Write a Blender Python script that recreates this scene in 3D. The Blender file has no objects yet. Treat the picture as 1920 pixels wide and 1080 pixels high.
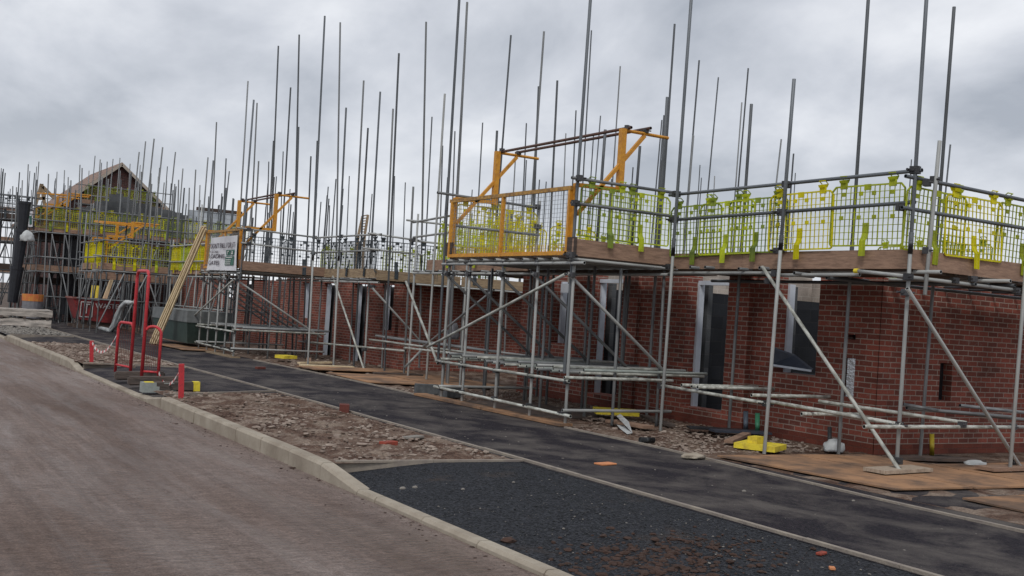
import bpy, bmesh, math, random
from mathutils import Vector, Matrix, noise
random.seed(7)
S = bpy.context.scene
COL = S.collection
R = math.radians
# ------------------------------------------------------------------ camera, sky, sun, exposure
F = 2030.0; CAMZ = 1.6                                    # focal length in photo pixels, eye height in metres
ROLL = R(3.78); PITCH = R(1.35); YAW = math.atan(1250/2030.0)
_f0 = Vector((math.sin(YAW), math.cos(YAW), 0)); _r0 = Vector((math.cos(YAW), -math.sin(YAW), 0)); _u0 = Vector((0, 0, 1))
FWD = _f0*math.cos(PITCH)+_u0*math.sin(PITCH); _u1 = _u0*math.cos(PITCH)-_f0*math.sin(PITCH)
RGT = _r0*math.cos(ROLL)+_u1*math.sin(ROLL); UP = _u1*math.cos(ROLL)-_r0*math.sin(ROLL)
EYE = Vector((0, 0, CAMZ))
cd = bpy.data.cameras.new('camera'); cam = bpy.data.objects.new('camera', cd); COL.objects.link(cam)
cam.matrix_world = Matrix.Translation(EYE) @ Matrix((RGT, UP, -FWD)).transposed().to_4x4()
cd.sensor_width = 36; cd.lens = 36*F/1920; cd.clip_start = .05; cd.clip_end = 3000
S.camera = cam
SUN_EL, SUN_ROT = R(50), R(225)
w = bpy.data.worlds.new("World"); S.world = w; w.use_nodes = True
def build_sky():
    nt = w.node_tree; nt.nodes.clear(); N = nt.nodes.new; L = nt.links.new
    out = N('ShaderNodeOutputWorld'); bg = N('ShaderNodeBackground'); bg.inputs[1].default_value = .1
    sky = N('ShaderNodeTexSky'); sky.sky_type = 'NISHITA'; sky.sun_disc = False; sky.sun_elevation = SUN_EL; sky.sun_rotation = SUN_ROT
    tc = N('ShaderNodeTexCoord'); sep = N('ShaderNodeSeparateXYZ'); L(tc.outputs['Generated'], sep.inputs[0])
    # project the view direction on a flat cloud layer
    mz = N('ShaderNodeMath'); mz.operation = 'MAXIMUM'; mz.inputs[1].default_value = 0; L(sep.outputs[2], mz.inputs[0])
    az = N('ShaderNodeMath'); az.operation = 'ADD'; az.inputs[1].default_value = .4; L(mz.outputs[0], az.inputs[0])
    dv = N('ShaderNodeVectorMath'); dv.operation = 'DIVIDE'; L(tc.outputs['Generated'], dv.inputs[0])
    cz = N('ShaderNodeCombineXYZ')
    for i in range(3): L(az.outputs[0], cz.inputs[i])
    L(cz.outputs[0], dv.inputs[1])
    mp = N('ShaderNodeMapping'); mp.inputs['Location'].default_value = (3.1, 1.7, 0); mp.inputs['Scale'].default_value = (1, .75, .0)
    L(dv.outputs[0], mp.inputs[0])
    n1 = N('ShaderNodeTexNoise'); n1.inputs['Scale'].default_value = 3.0; n1.inputs['Detail'].default_value = 9; n1.inputs['Roughness'].default_value = .54; n1.inputs['Distortion'].default_value = .2
    L(mp.outputs[0], n1.inputs['Vector'])
    n2 = N('ShaderNodeTexNoise'); n2.inputs['Scale'].default_value = 1.2; n2.inputs['Detail'].default_value = 3
    L(mp.outputs[0], n2.inputs['Vector'])
    ad = N('ShaderNodeMath'); ad.operation = 'ADD'; L(n1.outputs[0], ad.inputs[0]); L(n2.outputs[0], ad.inputs[1])
    cr = N('ShaderNodeValToRGB'); e = cr.color_ramp.elements
    e[0].position = .82/2; e[0].color = (3.9, 4.2, 4.75, 1); e[1].position = 1.2/2; e[1].color = (8.6, 8.75, 9.1, 1)
    k = cr.color_ramp.elements.new(1.0/2); k.color = (6.0, 6.25, 6.8, 1)
    hf = N('ShaderNodeMath'); hf.operation = 'MULTIPLY'; hf.inputs[1].default_value = .5; L(ad.outputs[0], hf.inputs[0]); L(hf.outputs[0], cr.inputs[0])
    # paler towards the horizon
    hz = N('ShaderNodeMapRange'); hz.inputs[1].default_value = 0; hz.inputs[2].default_value = .16; hz.inputs[3].default_value = .6; hz.inputs[4].default_value = 0
    L(sep.outputs[2], hz.inputs[0])
    mh = N('ShaderNodeMix'); mh.data_type = 'RGBA'; L(hz.outputs[0], mh.inputs[0]); L(cr.outputs[0], mh.inputs[6]); mh.inputs[7].default_value = (7.9, 8.1, 8.5, 1)
    mx = N('ShaderNodeMix'); mx.data_type = 'RGBA'; mx.inputs[0].default_value = .94; L(sky.outputs[0], mx.inputs[6]); L(mh.outputs[2], mx.inputs[7])
    L(mx.outputs[2], bg.inputs[0]); L(bg.outputs[0], out.inputs[0])
build_sky()
sd = bpy.data.lights.new('sun', 'SUN'); sd.energy = 1.4; sd.angle = R(14); sd.color = (1, .97, .93)
sun = bpy.data.objects.new('sun', sd); COL.objects.link(sun)
sun.rotation_euler = (R(90)-SUN_EL, 0, math.pi-SUN_ROT)
sun.location = (-20, -20, 40)
S.view_settings.view_transform = 'Standard'; S.view_settings.look = 'None'; S.view_settings.exposure = 0.12; S.view_settings.gamma = 1
S.render.engine = 'CYCLES'

# ------------------------------------------------------------------ surveying helpers: a sight line met with a real plane of the site
def _ray(px, py): return FWD*F + RGT*(px-960) + UP*(540-py)
def onz(px, py, z=0.): d = _ray(px, py); return EYE+d*((z-CAMZ)/d.z)
def onx(px, py, x): d = _ray(px, py); return EYE+d*(x/d.x)
def ony(px, py, y): d = _ray(px, py); return EYE+d*(y/d.y)
def ond(px, py, dist): return EYE+_ray(px, py)*(dist/F)

# ------------------------------------------------------------------ materials
MATS = {}
def mat(name, col, rough=.7, metal=0., var=.25, scale=6., bump=0., bscale=None, col2=None, obj_var=0., stretch=(1, 1, 1), trans=0., coord='Object', detail=6, thr=(.35, .65), spec=.4):
    m = bpy.data.materials.new(name); m.use_nodes = True; nt = m.node_tree; N = nt.nodes.new; L = nt.links.new
    b = nt.nodes['Principled BSDF']; b.inputs['Roughness'].default_value = rough; b.inputs['Metallic'].default_value = metal
    b.inputs['Specular IOR Level'].default_value = spec
    tc = N('ShaderNodeTexCoord'); mp = N('ShaderNodeMapping'); mp.inputs['Scale'].default_value = stretch; L(tc.outputs[coord], mp.inputs[0])
    n = N('ShaderNodeTexNoise'); n.inputs['Scale'].default_value = scale; n.inputs['Detail'].default_value = detail; n.inputs['Roughness'].default_value = .65; L(mp.outputs[0], n.inputs['Vector'])
    cr = N('ShaderNodeValToRGB'); c2 = col2 or tuple(c*(1-var) for c in col)
    cr.color_ramp.elements[0].position = thr[0]; cr.color_ramp.elements[1].position = thr[1]
    cr.color_ramp.elements[0].color = (*c2, 1); cr.color_ramp.elements[1].color = (*col, 1); L(n.outputs[0], cr.inputs[0])
    last = cr.outputs[0]
    if obj_var:
        oi = N('ShaderNodeObjectInfo'); mr = N('ShaderNodeMapRange'); mr.inputs[3].default_value = 1-obj_var; mr.inputs[4].default_value = 1+obj_var; L(oi.outputs['Random'], mr.inputs[0])
        hs = N('ShaderNodeHueSaturation'); L(mr.outputs[0], hs.inputs['Value']); L(last, hs.inputs['Color']); last = hs.outputs[0]
    L(last, b.inputs['Base Color'])
    if bump:
        n2 = N('ShaderNodeTexNoise'); n2.inputs['Scale'].default_value = bscale or scale*3; n2.inputs['Detail'].default_value = 5; L(mp.outputs[0], n2.inputs['Vector'])
        bp = N('ShaderNodeBump'); bp.inputs['Strength'].default_value = bump; bp.inputs['Distance'].default_value = .02; L(n2.outputs[0], bp.inputs['Height']); L(bp.outputs[0], b.inputs['Normal'])
    if trans:
        t = N('ShaderNodeBsdfTranslucent'); L(last, t.inputs[0]); mx = N('ShaderNodeMixShader'); mx.inputs[0].default_value = trans
        L(b.outputs[0], mx.inputs[1]); L(t.outputs[0], mx.inputs[2]); L(mx.outputs[0], nt.nodes['Material Output'].inputs[0])
    MATS[name] = m; return m
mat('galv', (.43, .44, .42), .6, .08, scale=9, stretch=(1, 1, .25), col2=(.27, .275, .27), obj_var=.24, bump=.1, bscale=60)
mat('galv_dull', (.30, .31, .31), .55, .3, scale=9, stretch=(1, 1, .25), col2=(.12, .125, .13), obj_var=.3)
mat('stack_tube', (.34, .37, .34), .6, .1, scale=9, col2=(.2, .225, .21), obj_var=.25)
mat('galv_silhouette', (.17, .185, .2), .5, .25, scale=9, stretch=(1, 1, .25), col2=(.095, .105, .115), obj_var=.2)  # tube colour darkened to stand for silhouettes against the bright sky
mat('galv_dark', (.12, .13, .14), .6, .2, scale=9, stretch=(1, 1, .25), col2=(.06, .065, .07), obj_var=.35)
mat('galv_pale', (.47, .48, .44), .65, .05, scale=16, col2=(.24, .24, .21), thr=(.42, .56), obj_var=.2, bump=.2, bscale=70, detail=10)
mat('rust_tube', (.16, .085, .06), .6, .3, scale=20, col2=(.07, .045, .04), obj_var=.1)
mat('steel_dark', (.09, .09, .095), .55, .6, scale=30, obj_var=.3)
mat('board', (.33, .21, .145), .85, scale=5, stretch=(1, 1, 7), col2=(.20, .125, .088), obj_var=.16, bump=.3, bscale=30)
mat('board_pale', (.36, .27, .17), .85, scale=5, stretch=(1, 1, 7), col2=(.2, .14, .09), obj_var=.15, bump=.3, bscale=30)
mat('board_dark', (.11, .075, .06), .85, scale=5, stretch=(1, 1, 7), col2=(.05, .04, .035), obj_var=.25, bump=.3, bscale=30)
mat('deck', (.14, .10, .075), .9, scale=7, col2=(.06, .05, .045), obj_var=.3)
mat('ply', (.34, .195, .11), .92, scale=1.3, col2=(.14, .095, .07), spec=.15, obj_var=.1, bump=.15, bscale=25, detail=10, thr=(.40, .58))
mat('timber_new', (.68, .55, .36), .75, scale=8, stretch=(1, 1, .2), col2=(.52, .40, .24), obj_var=.08)
mat('timber_grey', (.42, .34, .26), .9, scale=9, stretch=(1, 6, 1), col2=(.26, .2, .15), bump=.3)
mat('timber_old', (.13, .10, .085), .9, scale=9, stretch=(.2, 1, 1), col2=(.055, .045, .04), bump=.5, bscale=40)
mat('orange', (.66, .31, .03), .5, .05, scale=14, col2=(.46, .20, .03), obj_var=.06)
mat('orange_old', (.50, .28, .06), .55, .1, scale=14, col2=(.2, .11, .05), obj_var=.06)
mat('lime', (.70, .76, .04), .55, scale=4, col2=(.44, .50, .07), trans=.5, obj_var=.2)
mat('yellow_guard', (.9, .82, .01), .45, scale=3, col2=(.66, .62, .01), trans=.4, obj_var=.06)
mat('green_guard', (.42, .52, .06), .5, scale=3, col2=(.2, .27, .06), trans=.4, obj_var=.12)
mat('grey_guard', (.085, .10, .11), .55, scale=3, col2=(.05, .06, .07), trans=.15, obj_var=.2)
mat('grey_mesh', (.30, .31, .32), .5, .4)
mat('white_pvc', (.62, .66, .72), .5, scale=3, col2=(.48, .52, .58))
mat('block', (.13, .135, .14), .95, scale=8, col2=(.07, .075, .08), bump=.4, bscale=60)
mat('red_paint', (.52, .04, .05), .5, scale=22, col2=(.27, .035, .035), spec=.4, thr=(.3, .5), bump=.1, bscale=60)
mat('red_skip', (.36, .045, .045), .6, scale=5, col2=(.12, .03, .03), bump=.1)
mat('skip_rim', (.30, .12, .10), .7, scale=9, col2=(.14, .06, .05))
mat('white_paint', (.7, .68, .66), .6)
mat('green_tub', (.045, .075, .065), .6, scale=5, col2=(.03, .05, .045))
mat('tarp', (.17, .18, .18), .6, scale=4, col2=(.10, .11, .11), bump=.3, bscale=8)
mat('sheet_white', (.68, .70, .70), .6, scale=5, col2=(.5, .52, .52), bump=.3, bscale=12, trans=.25)
mat('wrap', (.56, .50, .44), .5, scale=5, stretch=(.5, 1, 3), col2=(.24, .22, .2), bump=.5, bscale=12)
mat('chute', (.018, .02, .026), .45, scale=6, col2=(.01, .011, .015))
mat('rubber', (.03, .032, .035), .6, scale=8)
mat('tub_grey', (.2, .2, .22), .6); mat('tub_orange', (.55, .25, .05), .6, col2=(.5, .08, .05), scale=3)
mat('foam', (.70, .56, .04), .8, scale=9, col2=(.42, .31, .05), bump=.3, bscale=30, thr=(.3, .55))
mat('concrete', (.37, .325, .26), .88, scale=2.5, col2=(.24, .20, .155), bump=.25, bscale=50, detail=9)
mat('edging', (.30, .26, .21), .9, scale=5, col2=(.2, .17, .15), bump=.3, bscale=50)
mat('grey_plastic', (.30, .33, .31), .6, scale=10, col2=(.22, .24, .23))
mat('pipe_blue', (.13, .16, .2), .5); mat('pipe_green', (.05, .22, .12), .5); mat('pipe_yellow', (.55, .42, .04), .5)
mat('foil', (.55, .56, .58), .25, .85, scale=20, bump=.6, bscale=18)
mat('slate', (.045, .055, .075), .45, scale=8, col2=(.03, .035, .05))
mat('black_strip', (.02, .021, .024), .4, scale=8)
mat('red_brick', (.32, .06, .035), .85, scale=20, col2=(.2, .045, .03), bump=.2)
mat('dark_brick', (.14, .04, .03), .85, scale=20, bump=.2)
mat('orange_clay', (.62, .25, .11), .8, scale=12)
mat('stone', (.33, .27, .225), .92, scale=5, col2=(.10, .062, .046), thr=(.4, .6), coord='Generated', bump=.3, bscale=30)
mat('chips', (.24, .22, .195), .8, scale=3, coord='Generated')
mat('clod', (.06, .032, .023), .95, scale=5, col2=(.04, .024, .018), bump=.5, bscale=30)
mat('roof_tile', (.27, .17, .115), .8, scale=3, stretch=(1, 1, 1), col2=(.16, .11, .1))
mat('barge', (.42, .36, .3), .6)
mat('sign_white', (.72, .72, .74), .5, scale=3, col2=(.6, .6, .63), bump=.35, bscale=3)
mat('sign_green', (.01, .12, .075), .5); mat('ink', (.10, .08, .10), .6)
mat('tape_red', (.5, .06, .05), .5)

def brick_mat(name, c1, c2, mortar, bw=.225, bh=.075, ms=.011, bump=.6, dark=1.):
    m = bpy.data.materials.new(name); m.use_nodes = True; nt = m.node_tree; N = nt.nodes.new; L = nt.links.new
    b = nt.nodes['Principled BSDF']; b.inputs['Roughness'].default_value = .88; b.inputs['Specular IOR Level'].default_value = .25
    uv = N('ShaderNodeUVMap'); uv.uv_map = 'UVMap'
    nz = N('ShaderNodeTexNoise'); nz.inputs['Scale'].default_value = 9; L(uv.outputs[0], nz.inputs['Vector'])
    wob = N('ShaderNodeMix'); wob.data_type = 'RGBA'; wob.blend_type = 'ADD'; wob.inputs[0].default_value = .008; L(uv.outputs[0], wob.inputs[6]); L(nz.outputs['Color'], wob.inputs[7])
    br = N('ShaderNodeTexBrick'); br.inputs['Scale'].default_value = 1; br.inputs['Brick Width'].default_value = bw; br.inputs['Row Height'].default_value = bh
    br.inputs['Mortar Size'].default_value = ms/2; br.inputs['Mortar Smooth'].default_value = .25; br.inputs['Bias'].default_value = 0
    br.inputs['Color1'].default_value = (*c1, 1); br.inputs['Color2'].default_value = (*c2, 1); br.inputs['Mortar'].default_value = (*mortar, 1)
    L(wob.outputs[2], br.inputs['Vector'])
    n2 = N('ShaderNodeTexNoise'); n2.inputs['Scale'].default_value = 1.1; n2.inputs['Detail'].default_value = 8; L(uv.outputs[0], n2.inputs['Vector'])
    mr = N('ShaderNodeMapRange'); mr.inputs[1].default_value = .3; mr.inputs[2].default_value = .7; mr.inputs[3].default_value = .6*dark; mr.inputs[4].default_value = 1.25*dark; L(n2.outputs[0], mr.inputs[0])
    n3 = N('ShaderNodeTexNoise'); n3.inputs['Scale'].default_value = 45; n3.inputs['Detail'].default_value = 4; L(uv.outputs[0], n3.inputs['Vector'])
    mr3 = N('ShaderNodeMapRange'); mr3.inputs[1].default_value = .3; mr3.inputs[2].default_value = .7; mr3.inputs[3].default_value = .8; mr3.inputs[4].default_value = 1.15; L(n3.outputs[0], mr3.inputs[0])
    mm = N('ShaderNodeMath'); mm.operation = 'MULTIPLY'; L(mr.outputs[0], mm.inputs[0]); L(mr3.outputs[0], mm.inputs[1])
    hs = N('ShaderNodeHueSaturation'); L(mm.outputs[0], hs.inputs['Value']); L(br.outputs['Color'], hs.inputs['Color'])
    n4 = N('ShaderNodeTexNoise'); n4.inputs['Scale'].default_value = 7; n4.inputs['Detail'].default_value = 9; n4.inputs['Roughness'].default_value = .7; L(uv.outputs[0], n4.inputs['Vector'])
    sr = N('ShaderNodeMapRange'); sr.inputs[1].default_value = .56; sr.inputs[2].default_value = .72; sr.inputs[3].default_value = 0; sr.inputs[4].default_value = .55; L(n4.outputs[0], sr.inputs[0])
    sm = N('ShaderNodeMix'); sm.data_type = 'RGBA'; L(sr.outputs[0], sm.inputs[0]); L(hs.outputs[0], sm.inputs[6]); sm.inputs[7].default_value = tuple((c*.75 for c in mortar))+(1,) ; L(sm.outputs[2], b.inputs['Base Color'])
    bp = N('ShaderNodeBump'); bp.inputs['Strength'].default_value = bump; bp.inputs['Distance'].default_value = .008; bp.invert = True
    L(br.outputs['Fac'], bp.inputs['Height']); L(bp.outputs[0], b.inputs['Normal'])
    MATS[name] = m; return m
brick_mat('brick', (.30, .083, .057), (.15, .05, .038), (.34, .27, .225), ms=.0155)
brick_mat('brick_base', (.19, .052, .034), (.12, .036, .027), (.14, .065, .048))
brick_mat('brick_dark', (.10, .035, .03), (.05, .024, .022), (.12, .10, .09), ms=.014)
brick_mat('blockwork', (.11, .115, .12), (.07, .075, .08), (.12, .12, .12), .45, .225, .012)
brick_mat('blockwork_shaded', (.024, .026, .031), (.015, .016, .02), (.03, .03, .032), .45, .225, .012)  # gloom of the room interiors put into the block colour
brick_mat('blockwork_pale', (.42, .36, .31), (.34, .29, .25), (.5, .46, .4), .45, .225, .014)
brick_mat('blockwork_white', (.52, .56, .6), (.44, .48, .52), (.34, .36, .38), .45, .225, .016)

def ground_mats():
    def base(name, rough, spec=.4):
        m = bpy.data.materials.new(name); m.use_nodes = True; b = m.node_tree.nodes['Principled BSDF']; b.inputs['Roughness'].default_value = rough; b.inputs['Specular IOR Level'].default_value = spec
        MATS[name] = m; return m, m.node_tree, b
    def nz(nt, sc, det=6, st=(1, 1, 1), dist=0, rough=.6):
        tc = nt.nodes.new('ShaderNodeTexCoord'); mp = nt.nodes.new('ShaderNodeMapping'); mp.inputs['Scale'].default_value = st
        n = nt.nodes.new('ShaderNodeTexNoise'); n.inputs['Scale'].default_value = sc; n.inputs['Detail'].default_value = det; n.inputs['Distortion'].default_value = dist; n.inputs['Roughness'].default_value = rough
        nt.links.new(tc.outputs['Object'], mp.inputs[0]); nt.links.new(mp.outputs[0], n.inputs['Vector']); return n.outputs[0]
    def ramp(nt, src, stops):
        r = nt.nodes.new('ShaderNodeValToRGB'); e = r.color_ramp.elements
        while len(e) < len(stops): e.new(.5)
        for i, (p, c) in enumerate(stops): e[i].position = p; e[i].color = (*c, 1)
        nt.links.new(src, r.inputs[0]); return r.outputs[0]
    def mix(nt, f, a, b_, mode='MIX'):
        x = nt.nodes.new('ShaderNodeMix'); x.data_type = 'RGBA'; x.blend_type = mode
        if isinstance(f, float): x.inputs[0].default_value = f
        else: nt.links.new(f, x.inputs[0])
        nt.links.new(a, x.inputs[6])
        if isinstance(b_, tuple): x.inputs[7].default_value = (*b_, 1)
        else: nt.links.new(b_, x.inputs[7])
        return x.outputs[2]
    def bump(nt, b, src, st, dist):
        p = nt.nodes.new('ShaderNodeBump'); p.inputs['Strength'].default_value = st; p.inputs['Distance'].default_value = dist; nt.links.new(src, p.inputs['Height']); nt.links.new(p.outputs[0], b.inputs['Normal']); return p
    # mud-covered road
    m, nt, b = base('mud_road', .5, .3)
    a = ramp(nt, nz(nt, .7, 6, (1.2, .3, 1), .3, .5), [(.3, (.165, .112, .088)), (.5, (.225, .165, .138)), (.7, (.29, .228, .20))])
    tk = ramp(nt, nz(nt, 3.2, 9, (2.6, .045, 1), .15, .7), [(.34, (.84, .82, .81)), (.5, (1, 1, 1)), (.66, (1.16, 1.17, 1.18))]); a = mix(nt, 1., a, tk, 'MULTIPLY')
    c = ramp(nt, nz(nt, 9, 10, (.7, 1.6, 1), .8, .72), [(.36, (.72, .69, .67)), (.62, (1.14, 1.14, 1.14))]); col = mix(nt, 1., a, c, 'MULTIPLY')
    f = ramp(nt, nz(nt, 60, 6, (1, 1, 1), 0, .75), [(.36, (.5, .5, .5)), (.64, (1.25, 1.25, 1.25))]); col = mix(nt, 1., col, f, 'MULTIPLY'); nt.links.new(col, b.inputs['Base Color'])
    rr = ramp(nt, nz(nt, 1.6, 9, (1.8, .22, 1), .4, .65), [(.38, (.30, .30, .30)), (.6, (.75, .75, .75))]); nt.links.new(rr, b.inputs['Roughness'])
    wv = nt.nodes.new('ShaderNodeTexWave'); wv.wave_type = 'BANDS'; wv.bands_direction = 'DIAGONAL'; wv.inputs['Scale'].default_value = 4.2; wv.inputs['Distortion'].default_value = 7; wv.inputs['Detail'].default_value = 3; wv.inputs['Detail Scale'].default_value = 1.2
    tc = nt.nodes.new('ShaderNodeTexCoord'); nt.links.new(tc.outputs['Object'], wv.inputs['Vector'])
    wv2 = nt.nodes.new('ShaderNodeTexWave'); wv2.wave_type = 'BANDS'; wv2.bands_direction = 'Y'; wv2.inputs['Scale'].default_value = 4.5; wv2.inputs['Distortion'].default_value = 3.5; wv2.inputs['Detail'].default_value = 3; nt.links.new(tc.outputs['Object'], wv2.inputs['Vector'])
    msk = ramp(nt, nz(nt, 1.0, 3, (2.2, .05, 1)), [(.48, (0, 0, 0)), (.56, (1, 1, 1))]); tr = nt.nodes.new('ShaderNodeMath'); tr.operation = 'MULTIPLY'; nt.links.new(msk, tr.inputs[0]); nt.links.new(wv2.outputs['Fac'], tr.inputs[1])
    a1 = nt.nodes.new('ShaderNodeMath'); a1.operation = 'MULTIPLY_ADD'; a1.inputs[1].default_value = .4; nt.links.new(tr.outputs[0], a1.inputs[0]); nt.links.new(nz(nt, 13, 10, (.7, 1.5, 1), .6, .74), a1.inputs[2])
    ad = nt.nodes.new('ShaderNodeMath'); ad.operation = 'MULTIPLY_ADD'; ad.inputs[1].default_value = .12; nt.links.new(wv.outputs['Fac'], ad.inputs[0]); nt.links.new(a1.outputs[0], ad.inputs[2])
    bump(nt, b, ad.outputs[0], 1., .045)
    # asphalt (older, dusty) and fresh coarse asphalt
    for nm, base_c, dust, df, bs, bd in (('asphalt', ((.012, .012, .016), (.034, .027, .033)), (.125, .11, .10), (.43, .64), .8, .012), ('fresh_asphalt', ((.004, .005, .008), (.040, .043, .052)), (.075, .052, .038), (.58, .78), 1., .02)):
        m, nt, b = base(nm, .85, .16 if nm == 'asphalt' else .3)
        v = nt.nodes.new('ShaderNodeTexVoronoi'); v.inputs['Scale'].default_value = 70 if nm == 'asphalt' else 55
        tc = nt.nodes.new('ShaderNodeTexCoord'); nt.links.new(tc.outputs['Object'], v.inputs['Vector'])
        a = ramp(nt, v.outputs['Color'], [(.25, base_c[0]), (.85, base_c[1])])
        d = ramp(nt, nz(nt, 1.3, 10, (1, .8, 1), .4, .68), [(df[0], (0, 0, 0)), (df[1], (.75, .75, .75))])
        col = mix(nt, d, a, dust)
        sp = ramp(nt, nz(nt, 38, 3), [(.70, (0, 0, 0)), (.74, (1, 1, 1))]); col = mix(nt, sp, col, (.24, .22, .19))
        nt.links.new(col, b.inputs['Base Color']); bump(nt, b, v.outputs['Distance'], bs, bd)
    # rubble-strewn soil
    m, nt, b = base('soil', .92, .2)
    a = ramp(nt, nz(nt, 2.2, 10, (1, 1, 1), .6, .7), [(.34, (.05, .026, .018)), (.47, (.12, .073, .053)), (.6, (.24, .185, .145))])
    c = ramp(nt, nz(nt, 40, 5), [(.35, (.6, .6, .6)), (.65, (1.25, 1.25, 1.25))]); col = mix(nt, 1., a, c, 'MULTIPLY'); nt.links.new(col, b.inputs['Base Color'])
    bump(nt, b, nz(nt, 30, 8), .9, .03)
    m, nt, b = base('gravel', .9, .25)
    v = nt.nodes.new('ShaderNodeTexVoronoi'); v.inputs['Scale'].default_value = 14; tc = nt.nodes.new('ShaderNodeTexCoord'); nt.links.new(tc.outputs['Object'], v.inputs['Vector'])
    a = ramp(nt, v.outputs['Color'], [(.2, (.13, .12, .115)), (.8, (.33, .31, .3))]); nt.links.new(a, b.inputs['Base Color']); bump(nt, b, v.outputs['Distance'], 1., .05)
    m, nt, b = base('earth', .92, .2)
    a = ramp(nt, nz(nt, .5, 10), [(.35, (.07, .048, .038)), (.65, (.15, .12, .1))]); nt.links.new(a, b.inputs['Base Color']); bump(nt, b, nz(nt, 12, 8), .8, .05)
ground_mats()

# ------------------------------------------------------------------ mesh builder
class MB:
    def __init__(s): s.v = []; s.f = []; s.uv = []; s.mi = []
    def quad(s, a, b, c, d, uv=None, mi=0):
        i = len(s.v); s.v += [tuple(a), tuple(b), tuple(c), tuple(d)]; s.f.append((i, i+1, i+2, i+3)); s.uv.append(uv or [(0, 0), (1, 0), (1, 1), (0, 1)]); s.mi.append(mi)
    def poly(s, pts, mi=0):
        i = len(s.v); s.v += [tuple(p) for p in pts]; s.f.append(tuple(range(i, i+len(pts)))); s.uv.append([(p[0], p[1]) for p in pts]); s.mi.append(mi)
    def hexa(s, c, mi=0):          # 8 corners: bottom 4 (ccw), top 4
        for q in ((3, 2, 1, 0), (4, 5, 6, 7), (0, 1, 5, 4), (1, 2, 6, 5), (2, 3, 7, 6), (3, 0, 4, 7)): s.quad(*[c[k] for k in q], mi=mi)
    def box(s, x0, x1, y0, y1, z0, z1, mi=0):
        s.hexa([(x0, y0, z0), (x1, y0, z0), (x1, y1, z0), (x0, y1, z0), (x0, y0, z1), (x1, y0, z1), (x1, y1, z1), (x0, y1, z1)], mi)
    def bar(s, a, b, w, h=None, up=Vector((0, 0, 1)), mi=0):
        a = Vector(a); b = Vector(b); h = h or w; d = (b-a).normalized()
        if abs(d.dot(up)) > .98: up = Vector((1, 0, 0))
        sd_ = d.cross(up).normalized(); u = sd_.cross(d).normalized(); sw = sd_*w/2; uh = u*h/2
        s.hexa([a-sw-uh, a+sw-uh, b+sw-uh, b-sw-uh, a-sw+uh, a+sw+uh, b+sw+uh, b-sw+uh], mi)
    def cyl(s, a, b, r, n=10, r2=None, caps=True, mi=0):
        a = Vector(a); b = Vector(b); r2 = r if r2 is None else r2; d = (b-a).normalized()
        up = Vector((0, 0, 1)) if abs(d.z) < .95 else Vector((1, 0, 0)); u = d.cross(up).normalized(); v = d.cross(u)
        A = [a+(u*math.cos(t)+v*math.sin(t))*r for t in [2*math.pi*k/n for k in range(n)]]; B = [b+(u*math.cos(t)+v*math.sin(t))*r2 for t in [2*math.pi*k/n for k in range(n)]]
        for k in range(n): s.quad(A[k], B[k], B[(k+1) % n], A[(k+1) % n], mi=mi)
        if caps: s.poly(A, mi); s.poly(B[::-1], mi)
    def path(s, pts, r, n=8, mi=0):
        pts = [Vector(p) for p in pts]; rings = []
        for i, p in enumerate(pts):
            d = ((pts[min(i+1, len(pts)-1)]-pts[max(i-1, 0)])).normalized(); up = Vector((.01, .02, 1)) if abs(d.z) < .9 else Vector((1, .02, 0)); u = d.cross(up).normalized(); v = d.cross(u)
            rings.append([p+(u*math.cos(2*math.pi*k/n)+v*math.sin(2*math.pi*k/n))*r for k in range(n)])
        for A, B in zip(rings, rings[1:]):
            for k in range(n): s.quad(A[k], B[k], B[(k+1) % n], A[(k+1) % n], mi=mi)
        s.poly(rings[0], mi); s.poly(rings[-1][::-1], mi)
    def mesh(s, name, mats, smooth=False):
        me = bpy.data.meshes.new(name); me.from_pydata(s.v, [], s.f)
        ul = me.uv_layers.new(name='UVMap'); k = 0; flat = []
        for u in s.uv:
            for t in u: flat += [t[0], t[1]]
        ul.data.foreach_set('uv', flat)
        for m in (mats if isinstance(mats, (list, tuple)) else [mats]): me.materials.append(MATS[m])
        me.polygons.foreach_set('material_index', s.mi)
        bm = bmesh.new(); bm.from_mesh(me); bmesh.ops.remove_doubles(bm, verts=bm.verts, dist=1e-5); bmesh.ops.recalc_face_normals(bm, faces=bm.faces); bm.to_mesh(me); bm.free()
        if smooth: me.polygons.foreach_set('use_smooth', [True]*len(me.polygons))
        me.update(); return me
WM = {}
def link(name, me, parent=None, loc=None, M=None):
    o = bpy.data.objects.new(name, me); COL.objects.link(o)
    if M is not None: o.matrix_world = M
    elif loc is not None: o.location = loc
    WM[o.name] = M.copy() if M is not None else Matrix.Translation(loc if loc is not None else (0, 0, 0))
    if parent is not None: o.parent = parent; o.matrix_parent_inverse = WM[parent.name].inverted()
    return o
def thing(name, label, cat, loc=(0, 0, 0), group=None):
    o = bpy.data.objects.new(name, None); COL.objects.link(o); o.location = loc; o['label'] = label; o['category'] = cat; o.empty_display_size = .2; WM[o.name] = Matrix.Translation(loc)
    if group: o['group'] = group
    return o
def tag(o, label, cat, group=None):
    o['label'] = label; o['category'] = cat
    if group: o['group'] = group
    return o
def struct(o): o['kind'] = 'structure'; return o
def stuff(o, label=None, cat=None):
    o['kind'] = 'stuff'
    if label: o['label'] = label; o['category'] = cat
    return o

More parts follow.
